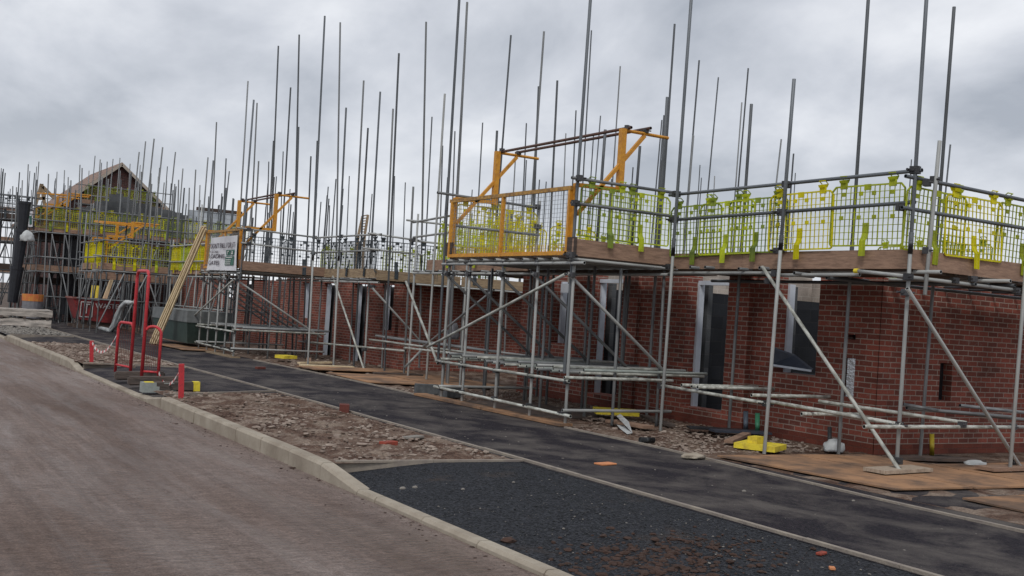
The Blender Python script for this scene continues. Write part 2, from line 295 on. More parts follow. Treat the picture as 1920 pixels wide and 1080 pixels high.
# shared tube mesh (unit length, open ends), scaled along its axis
def tube_mesh(mname, n=10, r=.0242):
    b = MB()
    ring = lambda rr, z: [Vector((math.cos(2*math.pi*k/n)*rr, math.sin(2*math.pi*k/n)*rr, z)) for k in range(n)]
    A, B, a, c, ai, ci = ring(r, 0), ring(r, 1), ring(r*.8, 0), ring(r*.8, 1), ring(r*.8, .03), ring(r*.8, .97)
    for k in range(n):
        j = (k+1) % n
        b.quad(A[k], A[j], B[j], B[k]); b.quad(A[k], a[k], a[j], A[j]); b.quad(B[k], B[j], c[j], c[k])
        b.quad(a[k], ai[k], ai[j], a[j], mi=1); b.quad(c[k], c[j], ci[j], ci[k], mi=1)
    b.poly(ai[::-1], 1); b.poly(ci, 1)
    me = b.mesh('tube_'+mname, [mname, 'rubber'])
    for p in me.polygons: p.use_smooth = p.area > r*.3
    return me
TUBES = {}
def tube(name, a, b, parent=None, m='galv', fat=1.):
    if m not in TUBES: TUBES[m] = tube_mesh(m)
    a = Vector(a); b = Vector(b); d = b-a; L = d.length
    q = d.to_track_quat('Z', 'Y').to_matrix().to_4x4()
    M = Matrix.Translation(a) @ q @ Matrix.Diagonal((fat, fat, L, 1))
    return link(name, TUBES[m], parent, M=M)
_cp = MB(); _cp.box(-.045, .045, -.034, .034, -.036, .036); _cp.box(-.012, .065, .034, .05, -.012, .012); _cp.cyl((.05, .042, 0), (.05, .085, 0), .012, 6); _cp.cyl((-.04, -.042, 0), (-.04, -.08, 0), .012, 6); _cp.cyl((0, 0, -.03), (0, 0, .03), .043, 8)
COUPLER = _cp.mesh('coupler', 'steel_dark')
def coupler(p, parent, s=1., rz=None):
    rz = random.uniform(-.4, .4)+random.choice((0, 1.57)) if rz is None else rz
    return link('coupler', COUPLER, parent, M=Matrix.Translation(p) @ Matrix.Rotation(rz, 4, 'Z') @ Matrix.Diagonal((s, s, s, 1)))
def plank(name, a, b, w, h, m, parent=None, up=Vector((0, 0, 1))):
    b_ = MB(); b_.bar(a, b, w, h, up); return link(name, b_.mesh(name, m), parent)

# ------------------------------------------------------------------ GROUND
def slope(x): return (KL+.004)*(1-max(0, min(1, (x-KX1)/1.1)))
def sheet(name, x0, x1, y0, y1, z, m, amp=0, step=None, ns=1.5, sl=False):
    b = MB()
    if not step: b.quad((x0, y0, z), (x1, y0, z), (x1, y1, z), (x0, y1, z))
    else:
        nx = max(1, int((x1-x0)/step)); ny = max(1, int((y1-y0)/step)); P = {}
        for i in range(nx+1):
            for j in range(ny+1):
                x = x0+(x1-x0)*i/nx; y = y0+(y1-y0)*j/ny
                e = min(1, min(x-x0, x1-x, y-y0, y1-y)/.15)
                P[i, j] = (x, y, z+(slope(x) if sl else 0)+e*amp*(.6*noise.noise(Vector((x*ns, y*ns, 0)))+.5*noise.noise(Vector((x*5, y*5, 3)))+.3*noise.noise(Vector((x*13, y*13, 7)))))
        for i in range(nx):
            for j in range(ny): b.quad(P[i, j], P[i+1, j], P[i+1, j+1], P[i, j+1])
    return link(name, b.mesh(name, m, smooth=bool(step)))
RZ, KL = -.16, -.108                                      # road level, dropped kerb level
KX0, KX1 = 4.14, 4.275                                     # kerb front and back
struct(sheet('ground', -600, 600, -200, 900, -.22, 'earth'))
struct(sheet('road', -12, KX0+.02, -10, 120, RZ, 'mud_road', .022, .22, 2.2))
def kerb():
    hi = lambda y: 1. if (10.2 < y < 16.6 or 24.3 < y < 34.6 or y > 41) else (0. if (y < 9.2 or 17.6 < y < 23.3 or 35.4 < y < 40) else None)
    def top(y):
        for (a, b, va, vb) in ((9.2, 10.2, 0, 1), (16.6, 17.6, 1, 0), (23.3, 24.3, 0, 1), (34.6, 35.4, 1, 0), (40, 41, 0, 1)):
            if a <= y <= b: return KL+(va+(vb-va)*(y-a)/(b-a))*(.008-KL)
        return KL+(.008-KL)*hi(y)
    b = MB(); ys = []; y = -4.
    brk = [9.2, 10.2, 16.6, 17.6, 23.3, 24.3, 34.6, 35.4, 40, 41]
    while y < 70:
        n = min([k for k in brk if k > y+.3] + [y+.915]); n = min(n, y+.915) if n-y > .95 or n == y+.915 else n
        ys.append((y, n)); y = n
    for (ya, yb) in ys:
        g = .007; ya += g; yb -= g; ta, tb = top(ya), top(yb); z0 = -.25
        cf = .022; dx = random.uniform(-.004, .004)
        prof = lambda y_, t: [(KX0+dx, y_, z0), (KX0+dx, y_, t-cf*1.2), (KX0+dx+cf, y_, t), (KX1+dx, y_, t), (KX1+dx, y_, z0)]
        A, B = prof(ya, ta), prof(yb, tb)
        for k in range(4): b.quad(A[k], B[k], B[k+1], A[k+1])
        b.poly(A[::-1]); b.poly(B)
    b.box(KX0+.012, KX1-.01, -4, 70, -.25, -.125)
    return struct(link('kerb', b.mesh('kerb', 'concrete')))
kerb()
def edging(name, pts, wd=.05, z1=.022):
    b = MB()
    for (p, q) in zip(pts, pts[1:]):
        p = Vector((*p, 0)); q = Vector((*q, 0)); L = (q-p).length; n = max(1, round(L/.915)); d = (q-p)/n
        for i in range(n):
            a = p+d*i+d.normalized()*.003; c = p+d*(i+1)-d.normalized()*.003; o = Vector((0, 0, (z1-.12)/2+random.uniform(-.003, .003)))
            b.bar(a+o, c+o, wd, z1+.12)
    return struct(link(name, b.mesh(name, 'edging')))
edging('path_edging', [(6.37, -4), (6.44, 6.8), (6.46, 10), (6.42, 18), (6.3, 24), (6.15, 60)])
edging('path_edging', [(8.8, -2), (8.83, 7.1), (9.02, 10.8), (9.0, 12.9)])
edging('path_edging', [(9.0, 17.2), (9.05, 20), (8.9, 26.6)])
edging('path_edging', [(KX1+.02, 10.12), (6.42, 9.98)]); edging('path_edging', [(KX1+.02, 16.95), (6.4, 17.9)])
edging('path_edging', [(KX1+.02, 23.6), (6.28, 23.1)]); edging('path_edging', [(KX1+.02, 35.1), (6.1, 35.3)])
struct(sheet('footpath', 6.38, 9.02, -4, 60, .0, 'asphalt', .012, .3, .8))
struct(sheet('footpath', 9.02, 13.5, -6, 9.9, -.006, 'asphalt'))
struct(sheet('driveway', KX1-.03, 6.42, -4, 10.05, -.004, 'fresh_asphalt', .012, .15, sl=True))
struct(sheet('driveway', KX1-.03, 6.4, 17.2, 23.4, -.004, 'asphalt', .006, .3, sl=True))
struct(sheet('driveway', KX1, 6.2, 31.5, 40.2, -.01, 'asphalt', .006, .3, sl=True))
struct(sheet('verge', KX1, 6.42, 10.05, 17.6, -.002, 'soil', .075, .06))
struct(sheet('verge', KX1, 6.3, 23.4, 31.5, -.005, 'soil', .05, .12))
struct(sheet('gravel_patch', KX1, 6.15, 35.3, 44, -.03, 'gravel', .04, .2))
struct(sheet('building_plot', 9.03, 30, 9.95, 60, -.012, 'soil', .07, .2))
struct(sheet('building_plot', 9.2, 30, 2, 9.95, -.004, 'soil', .03, .2))

def rocks(name, n, fn, smin, smax, m, label, cat, flat=.55, seed=1):
    rnd = random.Random(seed); b = MB()
    t = (1+5**.5)/2
    V = [Vector(v).normalized() for v in ((-1, t, 0), (1, t, 0), (-1, -t, 0), (1, -t, 0), (0, -1, t), (0, 1, t), (0, -1, -t), (0, 1, -t), (t, 0, -1), (t, 0, 1), (-t, 0, -1), (-t, 0, 1))]
    T = ((0, 11, 5), (0, 5, 1), (0, 1, 7), (0, 7, 10), (0, 10, 11), (1, 5, 9), (5, 11, 4), (11, 10, 2), (10, 7, 6), (7, 1, 8), (3, 9, 4), (3, 4, 2), (3, 2, 6), (3, 6, 8), (3, 8, 9), (4, 9, 5), (2, 4, 11), (6, 2, 10), (8, 6, 7), (9, 8, 1))
    vs, fs = [], []
    for _ in range(n):
        x, y, z = fn(rnd); s = smin+(smax-smin)*rnd.random()**2.6*(1.7 if rnd.random() < .02 else 1); a = rnd.random()*6.28; sx, sy, sz = s*rnd.uniform(.6, 1.4), s*rnd.uniform(.6, 1.3), s*flat*rnd.uniform(.5, 1.2)
        i = len(vs)
        for v in V:
            k = rnd.uniform(.75, 1.2); X, Y = v.x*sx*k, v.y*sy*k
            vs.append((x+X*math.cos(a)-Y*math.sin(a), y+X*math.sin(a)+Y*math.cos(a), z+v.z*sz*k+sz*.25))
        fs += [(i+p, i+q, i+r_) for p, q, r_ in T]
    me = bpy.data.meshes.new(name); me.from_pydata(vs, [], fs); me.materials.append(MATS[m]); me.update()
    return stuff(link(name, me), label, cat)
rocks('rubble', 2600, lambda r: (r.uniform(4.32, 6.38), 10.15+7.3*r.random()**1.1, .004+.02*(r.random()-.6)), .004, .042, 'stone', 'grey and brown stones strewn over the reddish verge beside the kerb', 'rubble', seed=2)
rocks('rubble', 1500, lambda r: (r.uniform(4.25, 6.2), r.uniform(23.6, 31.3), .0), .015, .06, 'stone', 'stones strewn over the farther verge behind the red barriers', 'rubble', seed=3)
rocks('rubble', 3400, lambda r: (9.08+2.9*r.random(), 10.3+r.random()**1.3*9, .0), .006, .042, 'stone', 'loose stones on the soil under the loading bay scaffold', 'rubble', seed=4)
rocks('rubble', 500, lambda r: (9.1+2.9*r.random(), 19+r.random()*12, .0), .015, .07, 'stone', 'stones on the soil under the farther scaffold', 'rubble', seed=14)
rocks('gravel_chippings', 900, lambda r: (r.uniform(4.25, 6.1), r.uniform(35.5, 41), .01), .02, .06, 'chips', 'pale gravel chippings in front of the wrapped slab packs', 'gravel', seed=5)
rocks('asphalt_chippings', 260, lambda r: (lambda x: (x, r.gauss(6.6, 1.2), slope(x)))(r.uniform(4.3, 6.3)), .003, .011, 'chips', 'pale chippings scattered on the fresh black asphalt', 'gravel', seed=6)
rocks('asphalt_grains', 5200, lambda r: (lambda x: (x, 4.4+r.random()*5.5, slope(x)))(r.uniform(4.3, 6.38)), .003, .011, 'rubber', 'coarse loose grains of fresh black asphalt near the camera', 'gravel', seed=16)
rocks('path_chippings', 150, lambda r: (r.uniform(6.6, 8.9), r.uniform(5, 19), .004), .004, .016, 'chips', 'small pale chippings on the footpath', 'gravel', seed=7)
rocks('soil_clods', 1000, lambda r: (lambda x: (x, 5.85+r.gauss(0, .33), slope(x)-.004))(max(4.3, 4.85+r.gauss(0, .28))), .003, .036, 'clod', 'dark red soil clods dropped on the asphalt by the kerb', 'soil', seed=8)
rocks('soil_crumbs', 500, lambda r: (9.5+2.6*r.random(), 7.6+2.3*r.random()**.6, .018), .003, .02, 'clod', 'soil crumbs trodden over the plywood sheets by the corner', 'soil', flat=.4, seed=19)
rocks('soil_clods', 200, lambda r: (5.6+r.gauss(0, .25), 5.9+r.gauss(0, .3), .0), .006, .03, 'clod', 'small soil crumbs on the asphalt near the path edging', 'soil', seed=9)
rocks('gutter_mud', 700, lambda r: (KX0-.02-abs(r.gauss(0, .14)), r.uniform(5, 26), RZ), .003, .018, 'clod', 'mud crumbs along the foot of the kerb', 'soil', flat=.35, seed=10)

# ------------------------------------------------------------------ HOUSES
def wall(name, p0, p1, z0, z1, th, ops, m, parent, uvo=(0, 0)):
    """wall from p0 to p1 (xy), outer face on that line, th = inward vector; ops = (s0, s1, za, zb)"""
    p0 = Vector((*p0, 0)); p1 = Vector((*p1, 0)); L = (p1-p0).length; d = (p1-p0)/L; th = Vector((*th, 0))
    ss = sorted({0, L, *[o[0] for o in ops], *[o[1] for o in ops]}); zs = sorted({z0, z1, *[o[2] for o in ops], *[o[3] for o in ops]})
    ss = [s_ for s_ in ss if 0 <= s_ <= L]; zs = [z for z in zs if z0 <= z <= z1]
    def solid(i, j):
        if i < 0 or j < 0 or i >= len(ss)-1 or j >= len(zs)-1: return False
        a, b_ = (ss[i]+ss[i+1])/2, (zs[j]+zs[j+1])/2
        return not any(o[0] < a < o[1] and o[2] < b_ < o[3] for o in ops)
    b = MB(); P = lambda s_, z, k: p0+d*s_+Vector((0, 0, z))+th*k; u0, v0 = uvo; tl = th.length
    for i in range(len(ss)-1):
        for j in range(len(zs)-1):
            if not solid(i, j): continue
            s0, s1, a, c = ss[i], ss[i+1], zs[j], zs[j+1]; uv = [(s0+u0, a+v0), (s1+u0, a+v0), (s1+u0, c+v0), (s0+u0, c+v0)]
            b.quad(P(s0, a, 0), P(s1, a, 0), P(s1, c, 0), P(s0, c, 0), uv); b.quad(P(s1, a, 1), P(s0, a, 1), P(s0, c, 1), P(s1, c, 1), [uv[1], uv[0], uv[3], uv[2]])
            su = [(0, a+v0), (tl, a+v0), (tl, c+v0), (0, c+v0)]
            if not solid(i-1, j): b.quad(P(s0, a, 1), P(s0, a, 0), P(s0, c, 0), P(s0, c, 1), su)
            if not solid(i+1, j): b.quad(P(s1, a, 0), P(s1, a, 1), P(s1, c, 1), P(s1, c, 0), su)
            if not solid(i, j+1): b.quad(P(s0, c, 0), P(s1, c, 0), P(s1, c, 1), P(s0, c, 1), [(s0, 0), (s1, 0), (s1, tl), (s0, tl)])
            if not solid(i, j-1): b.quad(P(s0, a, 1), P(s1, a, 1), P(s1, a, 0), P(s0, a, 0), [(s0, 0), (s1, 0), (s1, tl), (s0, tl)])
    return link(name, b.mesh(name, m), parent)
def boxpart(name, x0, x1, y0, y1, z0, z1, m, parent):
    b = MB(); b.box(x0, x1, y0, y1, z0, z1); return link(name, b.mesh(name, m), parent)
def reveal(h, X, Y, za, zb, wb=.215, door=True):
    h = [c for c in COL.objects if c.parent == h and c.name.startswith('wall')][0]
    """insulated cavity closer and inner block leaf seen in the far jamb of an opening at Y"""
    b = MB(); b.box(X+wb, X+wb+.115, Y-.045, Y+.02, za, zb); link('cavity_closer', b.mesh('cavity_closer', 'white_pvc'), h)
H1 = thing('brick_house', 'half-built red brick house on the right with door and window openings under the scaffold deck', 'house', (12.1, 9.97, 0))
TOP = 2.43
fx = 12.1
# front wall in pieces: plinth course band below, bricks above
def two_band(p0, p1, th, ops, par, u, zt=TOP, zd=.14):
    wall('plinth', p0, p1, -.15, zd, th, [o for o in ops if o[2] < zd], 'brick_base', par, (u, 0))
    wall('wall', p0, p1, zd, zt, th, [(o[0], o[1], max(o[2], zd-1), o[3]) for o in ops], 'brick', par, (u, 0))
two_band((fx, 9.97), (fx, 12.42), (.215, 0), [(.40, .62, .74, 1.29), (.42, .60, 1.55, 1.62), (1.12, 1.96, .98, 2.6)], H1, 0)
two_band((fx-.1, 12.42), (fx-.1, 15.12), (.315, 0), [(.48, 1.46, .25, 2.6)], H1, 5.03)
two_band((fx-.17, 15.12), (fx-.17, 18.95), (.385, 0), [(.45, 1.42, .22, 2.6), (2.06, 2.78, 1.08, 2.6)], H1, 9.1)
two_band((fx+.215, 9.97), (20.2, 9.97), (0, .215), [(1.10, 1.38, .76, 1.30)], H1, 2.1)
two_band((fx, 9.9701), (fx+.2151, 9.9701), (0, .01), [], H1, 2.0-.115)
two_band((20.2, 18.95), (fx+.215, 18.95), (0, -.215), [], H1, 1)
wall('wall', (20.0, 10.2), (20.0, 18.7), 0, 2.86, (.2, 0), [(2, 3.2, .2, 2.1), (5, 6.6, .9, 2.1)], 'blockwork_pale', H1)
wall('inner_wall', (fx+.34, 10.2), (fx+.34, 18.7), 0, 2.3, (.1, 0), [(.88, 1.74, .98, 2.5), (2.65, 3.66, 0, 2.5), (5.30, 6.36, 0, 2.5), (6.9, 7.75, 1.08, 2.5)], 'blockwork', H1)
wall('inner_wall', (14.6, 10.2), (14.6, 18.7), 0, 2.02, (.1, 0), [], 'blockwork_shaded', H1)
wall('inner_wall', (12.6, 18.5), (19.9, 18.5), 0, 3.05, (0, .1), [], 'blockwork_pale', H1); wall('inner_wall', (12.6, 14.6), (19.9, 14.6), 0, 2.2, (0, .1), [], 'blockwork_shaded', H1); wall('inner_wall', (12.6, 17.0), (19.9, 17.0), 0, 2.2, (0, .1), [], 'blockwork_shaded', H1)
boxpart('floor_slab', 12.42, 19.9, 10.2, 18.7, -.1, .12, 'block', H1)
for (Y, za, zb, X) in ((11.93, .98, 2.33, fx), (13.88, .25, 2.33, fx-.1), (16.54, .22, 2.33, fx-.17), (17.84, 1.08, 2.3, fx-.17)): reveal(H1, X, Y, za, zb)
boxpart('lintel', fx+.12, fx+.2, 12.86, 13.9, 2.29, 2.36, 'white_pvc', H1); boxpart('lintel', fx+.02, fx+.12, 15.5, 16.6, 2.29, 2.36, 'white_pvc', H1)
boxpart('head_board', fx+.01, fx+.05, 17.14, 17.82, 2.08, 2.26, 'white_pvc', H1)
b = MB(); b.box(fx+.015, fx+.05, 10.372, 10.52, .745, 1.285); link('foil_insulation', b.mesh('foil_insulation', 'foil'), H1)
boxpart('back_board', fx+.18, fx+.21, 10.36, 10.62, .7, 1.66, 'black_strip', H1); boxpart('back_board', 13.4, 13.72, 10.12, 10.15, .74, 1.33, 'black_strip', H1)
t = MB(); A = [onx(1445, 652, 11.95), onx(1447, 683, 11.98), onx(1522, 694, 12.0), onx(1488, 667, 12.15)]
n_ = Vector((.03, 0, .02)); t.hexa([A[0], A[1], A[2], A[3], A[0]+n_, A[1]+n_, A[2]+n_, A[3]+n_]); o = link('window_board', t.mesh('window_board', 'slate'))
tag(o, 'dark slate-grey board poking out of the window opening nearest the corner', 'board')
tt = MB(); tt.bar(A[1]+Vector((-.01, 0, -.01)), A[2]+Vector((-.01, 0, -.01)), .02, .03); link('edge_strip', tt.mesh('edge_strip', 'white_pvc'), o)

H2 = thing('brick_house', 'second half-built brick house, behind the lower scaffold with four narrow openings', 'house', (12.1, 24.9, 0))
two_band((fx, 24.9), (fx, 33.5), (.215, 0), [(.15, .36, .7, 1.3), (.55, 1.25, .95, 2.14), (2.25, 3.1, -.1, 2.14), (4.5, 5.35, -.1, 2.14), (6.4, 7.15, 1.05, 2.14)], H2, 3, 2.26, .0)
two_band((fx+.215, 24.9), (20.5, 24.9), (0, .215), [], H2, 1, 2.26, .0)
wall('inner_wall', (fx+.34, 25.2), (fx+.34, 33.3), -.1, 2.1, (.1, 0), [(.25, .95, .95, 2.5), (1.95, 2.8, -.1, 2.5), (4.2, 5.05, -.1, 2.5), (6.1, 6.85, 1.05, 2.5)], 'blockwork', H2)
wall('inner_wall', (14.2, 25.2), (14.2, 33.3), -.1, 2.1, (.1, 0), [], 'blockwork_shaded', H2)
wall('wall', (20.4, 25.2), (20.4, 33.3), -.1, 2.1, (.1, 0), [], 'brick', H2)
for (Y, za, zb) in ((26.13, .95, 2.13), (27.98, -.1, 2.13), (30.22, -.1, 2.13), (32.03, 1.05, 2.13)): reveal(H2, fx-.12, Y, za, zb)
H3 = thing('brick_house', 'third low brick house shell, dark behind the crowded scaffold left of the banner', 'house', (12.1, 36, 0))
two_band((fx, 36), (fx, 46), (.215, 0), [(1, 1.9, 0, 2.6), (3, 4.2, .9, 2.6), (5.5, 6.4, 0, 2.6)], H3, 4, 2.2, .0); two_band((fx+.215, 36), (20.5, 36), (0, .215), [(2, 2.9, 0, 2.6)], H3, 1, 2.2, .0)
wall('inner_wall', (14.2, 36.2), (14.2, 45.8), -.1, 2.1, (.1, 0), [], 'blockwork_shaded', H3)
# house with upper storey walls and the gabled house behind it
H4 = thing('brick_house', 'two-storey brick shell behind the tall scaffold, topped by grey blockwork', 'house', (9.8, 50, 0))
def hx(px, py, y): return ony(px, py, y)
g0 = hx(75, 500, 50).x; g1 = hx(415, 500, 50).x
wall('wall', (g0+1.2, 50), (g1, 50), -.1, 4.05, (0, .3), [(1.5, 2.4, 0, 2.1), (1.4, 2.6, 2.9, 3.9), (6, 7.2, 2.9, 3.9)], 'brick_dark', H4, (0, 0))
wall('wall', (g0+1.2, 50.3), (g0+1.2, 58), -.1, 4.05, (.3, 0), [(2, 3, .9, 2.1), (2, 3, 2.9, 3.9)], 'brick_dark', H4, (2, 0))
b0 = hx(150, 400, 50.4); b1 = hx(352, 410, 50.4)
bw = MB(); xs = [b0.x+(b1.x-b0.x)*k/16 for k in range(17)]; tops = [.9, .98, 1.2, 1.25, 1.55, 1.6, 1.5, 1.38, 1.3, 1.3, 1.22, 1.2, 1.15, 1.12, 1.08, 1.0]
for k in range(16):
    x0, x1 = xs[k], xs[k+1]; za, zc = 4.05, 4.05+tops[k]*1.08; uv = [(x0, za), (x1, za), (x1, zc), (x0, zc)]
    y0, y1 = 50.4, 50.5
    bw.quad((x0, y0, za), (x1, y0, za), (x1, y0, zc), (x0, y0, zc), uv); bw.quad((x0, y1, za), (x1, y1, za), (x1, y1, zc), (x0, y1, zc), uv); bw.quad((x0, y0, zc), (x1, y0, zc), (x1, y1, zc), (x0, y1, zc)); bw.quad((x0, y0, za), (x0, y1, za), (x0, y1, zc), (x0, y0, zc)); bw.quad((x1, y0, za), (x1, y1, za), (x1, y1, zc), (x1, y0, zc))
link('block_wall', bw.mesh('block_wall', 'blockwork'), H4)
c0 = hx(352, 410, 51); c1 = hx(452, 425, 51)
wall('block_wall', (c0.x, 51), (c1.x, 51), 4.05, c1.z+.55, (0, .1), [], 'blockwork_white', H4); boxpart('wall_plate', c0.x+.4, c1.x, 50.95, 51.15, c1.z+.57, c1.z+.72, 'board_dark', H4)
# gabled house at the back
YG = 66.; ap = ony(227, 310, YG); lf = ony(163, 352, YG); rt = ony(292, 374, YG)
H5 = thing('gabled_house', 'finished brick gable house with pale barge boards rising behind the far scaffold', 'house', (ap.x, YG, 0))
sl = (ap.z-rt.z)/(rt.x-ap.x); ez = 5.2; hwid = (ap.z-ez)/sl
b = MB(); z_ = ez
A = (ap.x-hwid, YG, ez); B = (ap.x+hwid, YG, ez); C = (ap.x, YG, ap.z)
i0 = len(b.v); b.v += [A, B, C]; b.f.append((i0, i0+1, i0+2)); b.uv.append([(A[0], A[2]), (B[0], B[2]), (C[0], C[2])]); b.mi.append(0)
b.quad((A[0], YG, -.1), (B[0], YG, -.1), B, A, [(A[0], -.1), (B[0], -.1), (B[0], ez), (A[0], ez)])
b.quad((A[0], YG, -.1), (A[0], YG+9, -.1), (A[0], YG+9, ez), A, [(0, -.1), (9, -.1), (9, ez), (0, ez)]); b.quad((B[0], YG, -.1), (B[0], YG+9, -.1), (B[0], YG+9, ez), B, [(0, -.1), (9, -.1), (9, ez), (0, ez)])
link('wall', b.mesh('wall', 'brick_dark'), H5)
b = MB()
for s in (-1, 1):
    e = Vector((ap.x+s*(hwid+.35), 0, ez-.35*sl)); k = Vector((ap.x, 0, ap.z)); u = Vector((0, 0, .16))
    q = [Vector((e.x, YG-.25, e.z)), Vector((k.x, YG-.25, k.z)), Vector((k.x, YG+9.2, k.z)), Vector((e.x, YG+9.2, e.z))]; b.hexa([*q, *[p+u for p in q]])
link('roof', b.mesh('roof', 'roof_tile'), H5)
for s in (-1, 1): plank('barge_board', (ap.x+s*(hwid+.35), YG-.29, ez-.35*sl+.02), (ap.x, YG-.29, ap.z+.04), .04, .17, 'barge', H5)
H6 = thing('brick_house', 'house shell with a long roof slope left of the gable, mostly behind orange gates', 'house', (ony(110, 500, 62).x, 62, 0))
p1 = ony(150, 380, 62); p2 = ony(66, 388, 62)
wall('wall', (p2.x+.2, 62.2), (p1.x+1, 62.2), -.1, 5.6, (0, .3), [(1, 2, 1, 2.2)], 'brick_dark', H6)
b = MB()
for k, (u, v) in enumerate((((66, 386), (78, 345)), ((78, 345), (84, 386)), ((80, 350), (102, 372)), ((69, 372), (84, 372)))): b.bar(ony(*u, 62), ony(*v, 62), .16)
link('roof_frame', b.mesh('roof_frame', 'board_pale'), H6)

# ------------------------------------------------------------------ SCAFFOLD OF THE NEAR HOUSE
def std(parent, foot, top, m='galv', ext=None, z=0.):
    a = onz(*foot, z); b = onx(*top, a.x)
    d = b-a
    if ext: d = d*((ext-a.z)/d.z)
    if (a+d).z > 4:                                      # split above the deck: upper length coloured darker as sky silhouette, sleeve added
        k = (2.75-a.z)/d.z; tube('standard', a, a+d*k, parent, m); tube('standard', a+d*k+Vector((0, 0, .002)), a+d, parent, 'galv_dark' if m == 'galv_dull' else 'galv_silhouette'); return tube('sleeve', a+d*(k-.02), a+d*(k+.02), parent, 'galv_dark', 1.25)
    return tube('standard', a, a+d, parent, m)
SC1 = thing('scaffold', 'tube scaffold with brown toe boards round the near brick house on the right', 'scaffold', (10.75, 8.5, 0))
s1 = std(SC1, (1680, 889), (1737, 0), ext=6.4, m='galv'); std(SC1, (1433, 851), (1489, 148)); std(SC1, (1238, 808), (1296, 0), ext=6.6)
std(SC1, (1893, 888), (1919, 560), ext=6.2); std(SC1, (1725, 858), (1790, 0), ext=6.2, m='galv_dull')
std(SC1, (1572, 851), (1628, 0), ext=6.2, m='galv_dull'); std(SC1, (1366, 812), (1409, 195), m='galv_dull'); std(SC1, (1212, 783), (1251, 182), m='galv_dull'); std(SC1, (1160, 775), (1200, 274), m='galv_dull')
std(SC1, (1095, 783), (1135, 243), m='galv_dull')
tube('standard', ony(1734, 553, 8.40), ony(1762, 264, 8.40), SC1, 'galv')
def tx(name, a, b, X, par, m='galv', X2=None, fat=1.): return tube(name, onx(*a, X), onx(*b, X if X2 is None else X2), par, m, fat)
def ty(name, a, b, Y, par, m='galv', Y2=None, fat=1.): return tube(name, ony(*a, Y), ony(*b, Y if Y2 is None else Y2), par, m, fat)
tx('guard_rail', (1255, 366), (1729, 319), 10.80, SC1, 'galv_silhouette'); tx('guard_rail', (1254, 413), (1716, 379), 10.80, SC1, 'galv_silhouette')
tube('guard_rail', ony(1698, 330, 8.5), Vector((13.6, 8.5, 3.50)), SC1, 'galv_silhouette'); tube('guard_rail', ony(1691, 389, 8.5), Vector((13.6, 8.5, 3.14)), SC1, 'galv_silhouette')
tx('ledger', (1255, 512), (1460, 512), 10.78, SC1); tx('ledger', (1440, 516), (1612, 515), 10.80, SC1); tx('ledger', (1606, 508), (1700, 518), 10.72, SC1)
ty('ledger', (1700, 519), (1911, 545), 8.47, SC1)
b = MB(); p = onx(1606, 508, 10.72); b.cyl(p+Vector((0, .03, 0)), p+Vector((0, -.03, 0)), .031, 10); link('end_cap', b.mesh('end_cap', 'foam'), SC1)
tube('transom', (10.95, 8.2, 2.42), (10.95, 10.2, 2.42), SC1, 'galv'); tube('transom', onx(1759, 510, 11.25), onx(1759, 510, 11.25)+Vector((0, 2, 0)), SC1, 'galv')
tube('transom', ony(1895, 527, 8.15), ony(1895, 527, 8.15)+Vector((0, 1.9, 0)), SC1, 'galv')
for (px, py) in ((1294, 501), (1322, 501), (1424, 502), (1489, 512), (1385, 504)): p = onx(px, py, 10.66); tube('transom', p, p+Vector((1.5, 0, 0)), SC1, 'galv_dull')
tx('brace', (1429, 500), (1693, 891), 10.66, SC1, 'galv_pale'); ty('brace', (1701, 541), (1925, 894), 8.38, SC1, 'galv')
tx('ledger', (1236, 722), (1441, 757), 10.70, SC1, 'galv_pale'); tx('ledger', (1440, 752), (1690, 796), 10.70, SC1, 'galv_pale')
ty('ledger', (1620, 800), (1900, 801), 8.45, SC1, 'galv_pale'); tube('ledger', ony(1693, 801, 8.47), Vector((14.4, 8.47, .57)), SC1, 'galv')
a_ = onx(1535, 752, 11.3); c_ = ony(1813, 793, 8.5); tube('ledger', a_, c_, SC1, 'galv_pale')
for (p, q) in (((1736, 768), (1935, 788)), ((1800, 760), (1935, 775)), ((1694, 758), (1760, 770)), ((1700, 765), (1900, 782))): ty('transom', p, q, 9.5, SC1, 'galv_dull', 9.2)
for (px, py, l) in ((1278, 722, 1.7), (1297, 725, 1.3), (1308, 726, 2.0), (1409, 741, 1.9), (1503, 776, 1.1)): p = onx(px, py, 10.55); tube('transom', p, p+Vector((l, .03, 0)), SC1, 'galv_pale')
for pt in ((1716, 319), (1690, 388), (1268, 364), (1264, 412), (1475, 346), (1466, 398)): coupler(onx(*pt, 10.76), SC1, 1.25)
for pt in ((1752, 337), (1738, 470), (1738, 343)): coupler(ony(*pt, 8.44), SC1, 1.1)
for pt in ((1703, 519), (1699, 548), (1685, 797), (1683, 864), (1454, 512), (1441, 527), (1437, 757), (1240, 724), (1255, 500), (1458, 470)): coupler(onx(*pt, 10.72), SC1, 1.1)
for pt in ((1790, 526), (1824, 523), (1804, 796), (1905, 545), (1900, 800), (1900, 865)): coupler(ony(*pt, 8.44), SC1, 1.)
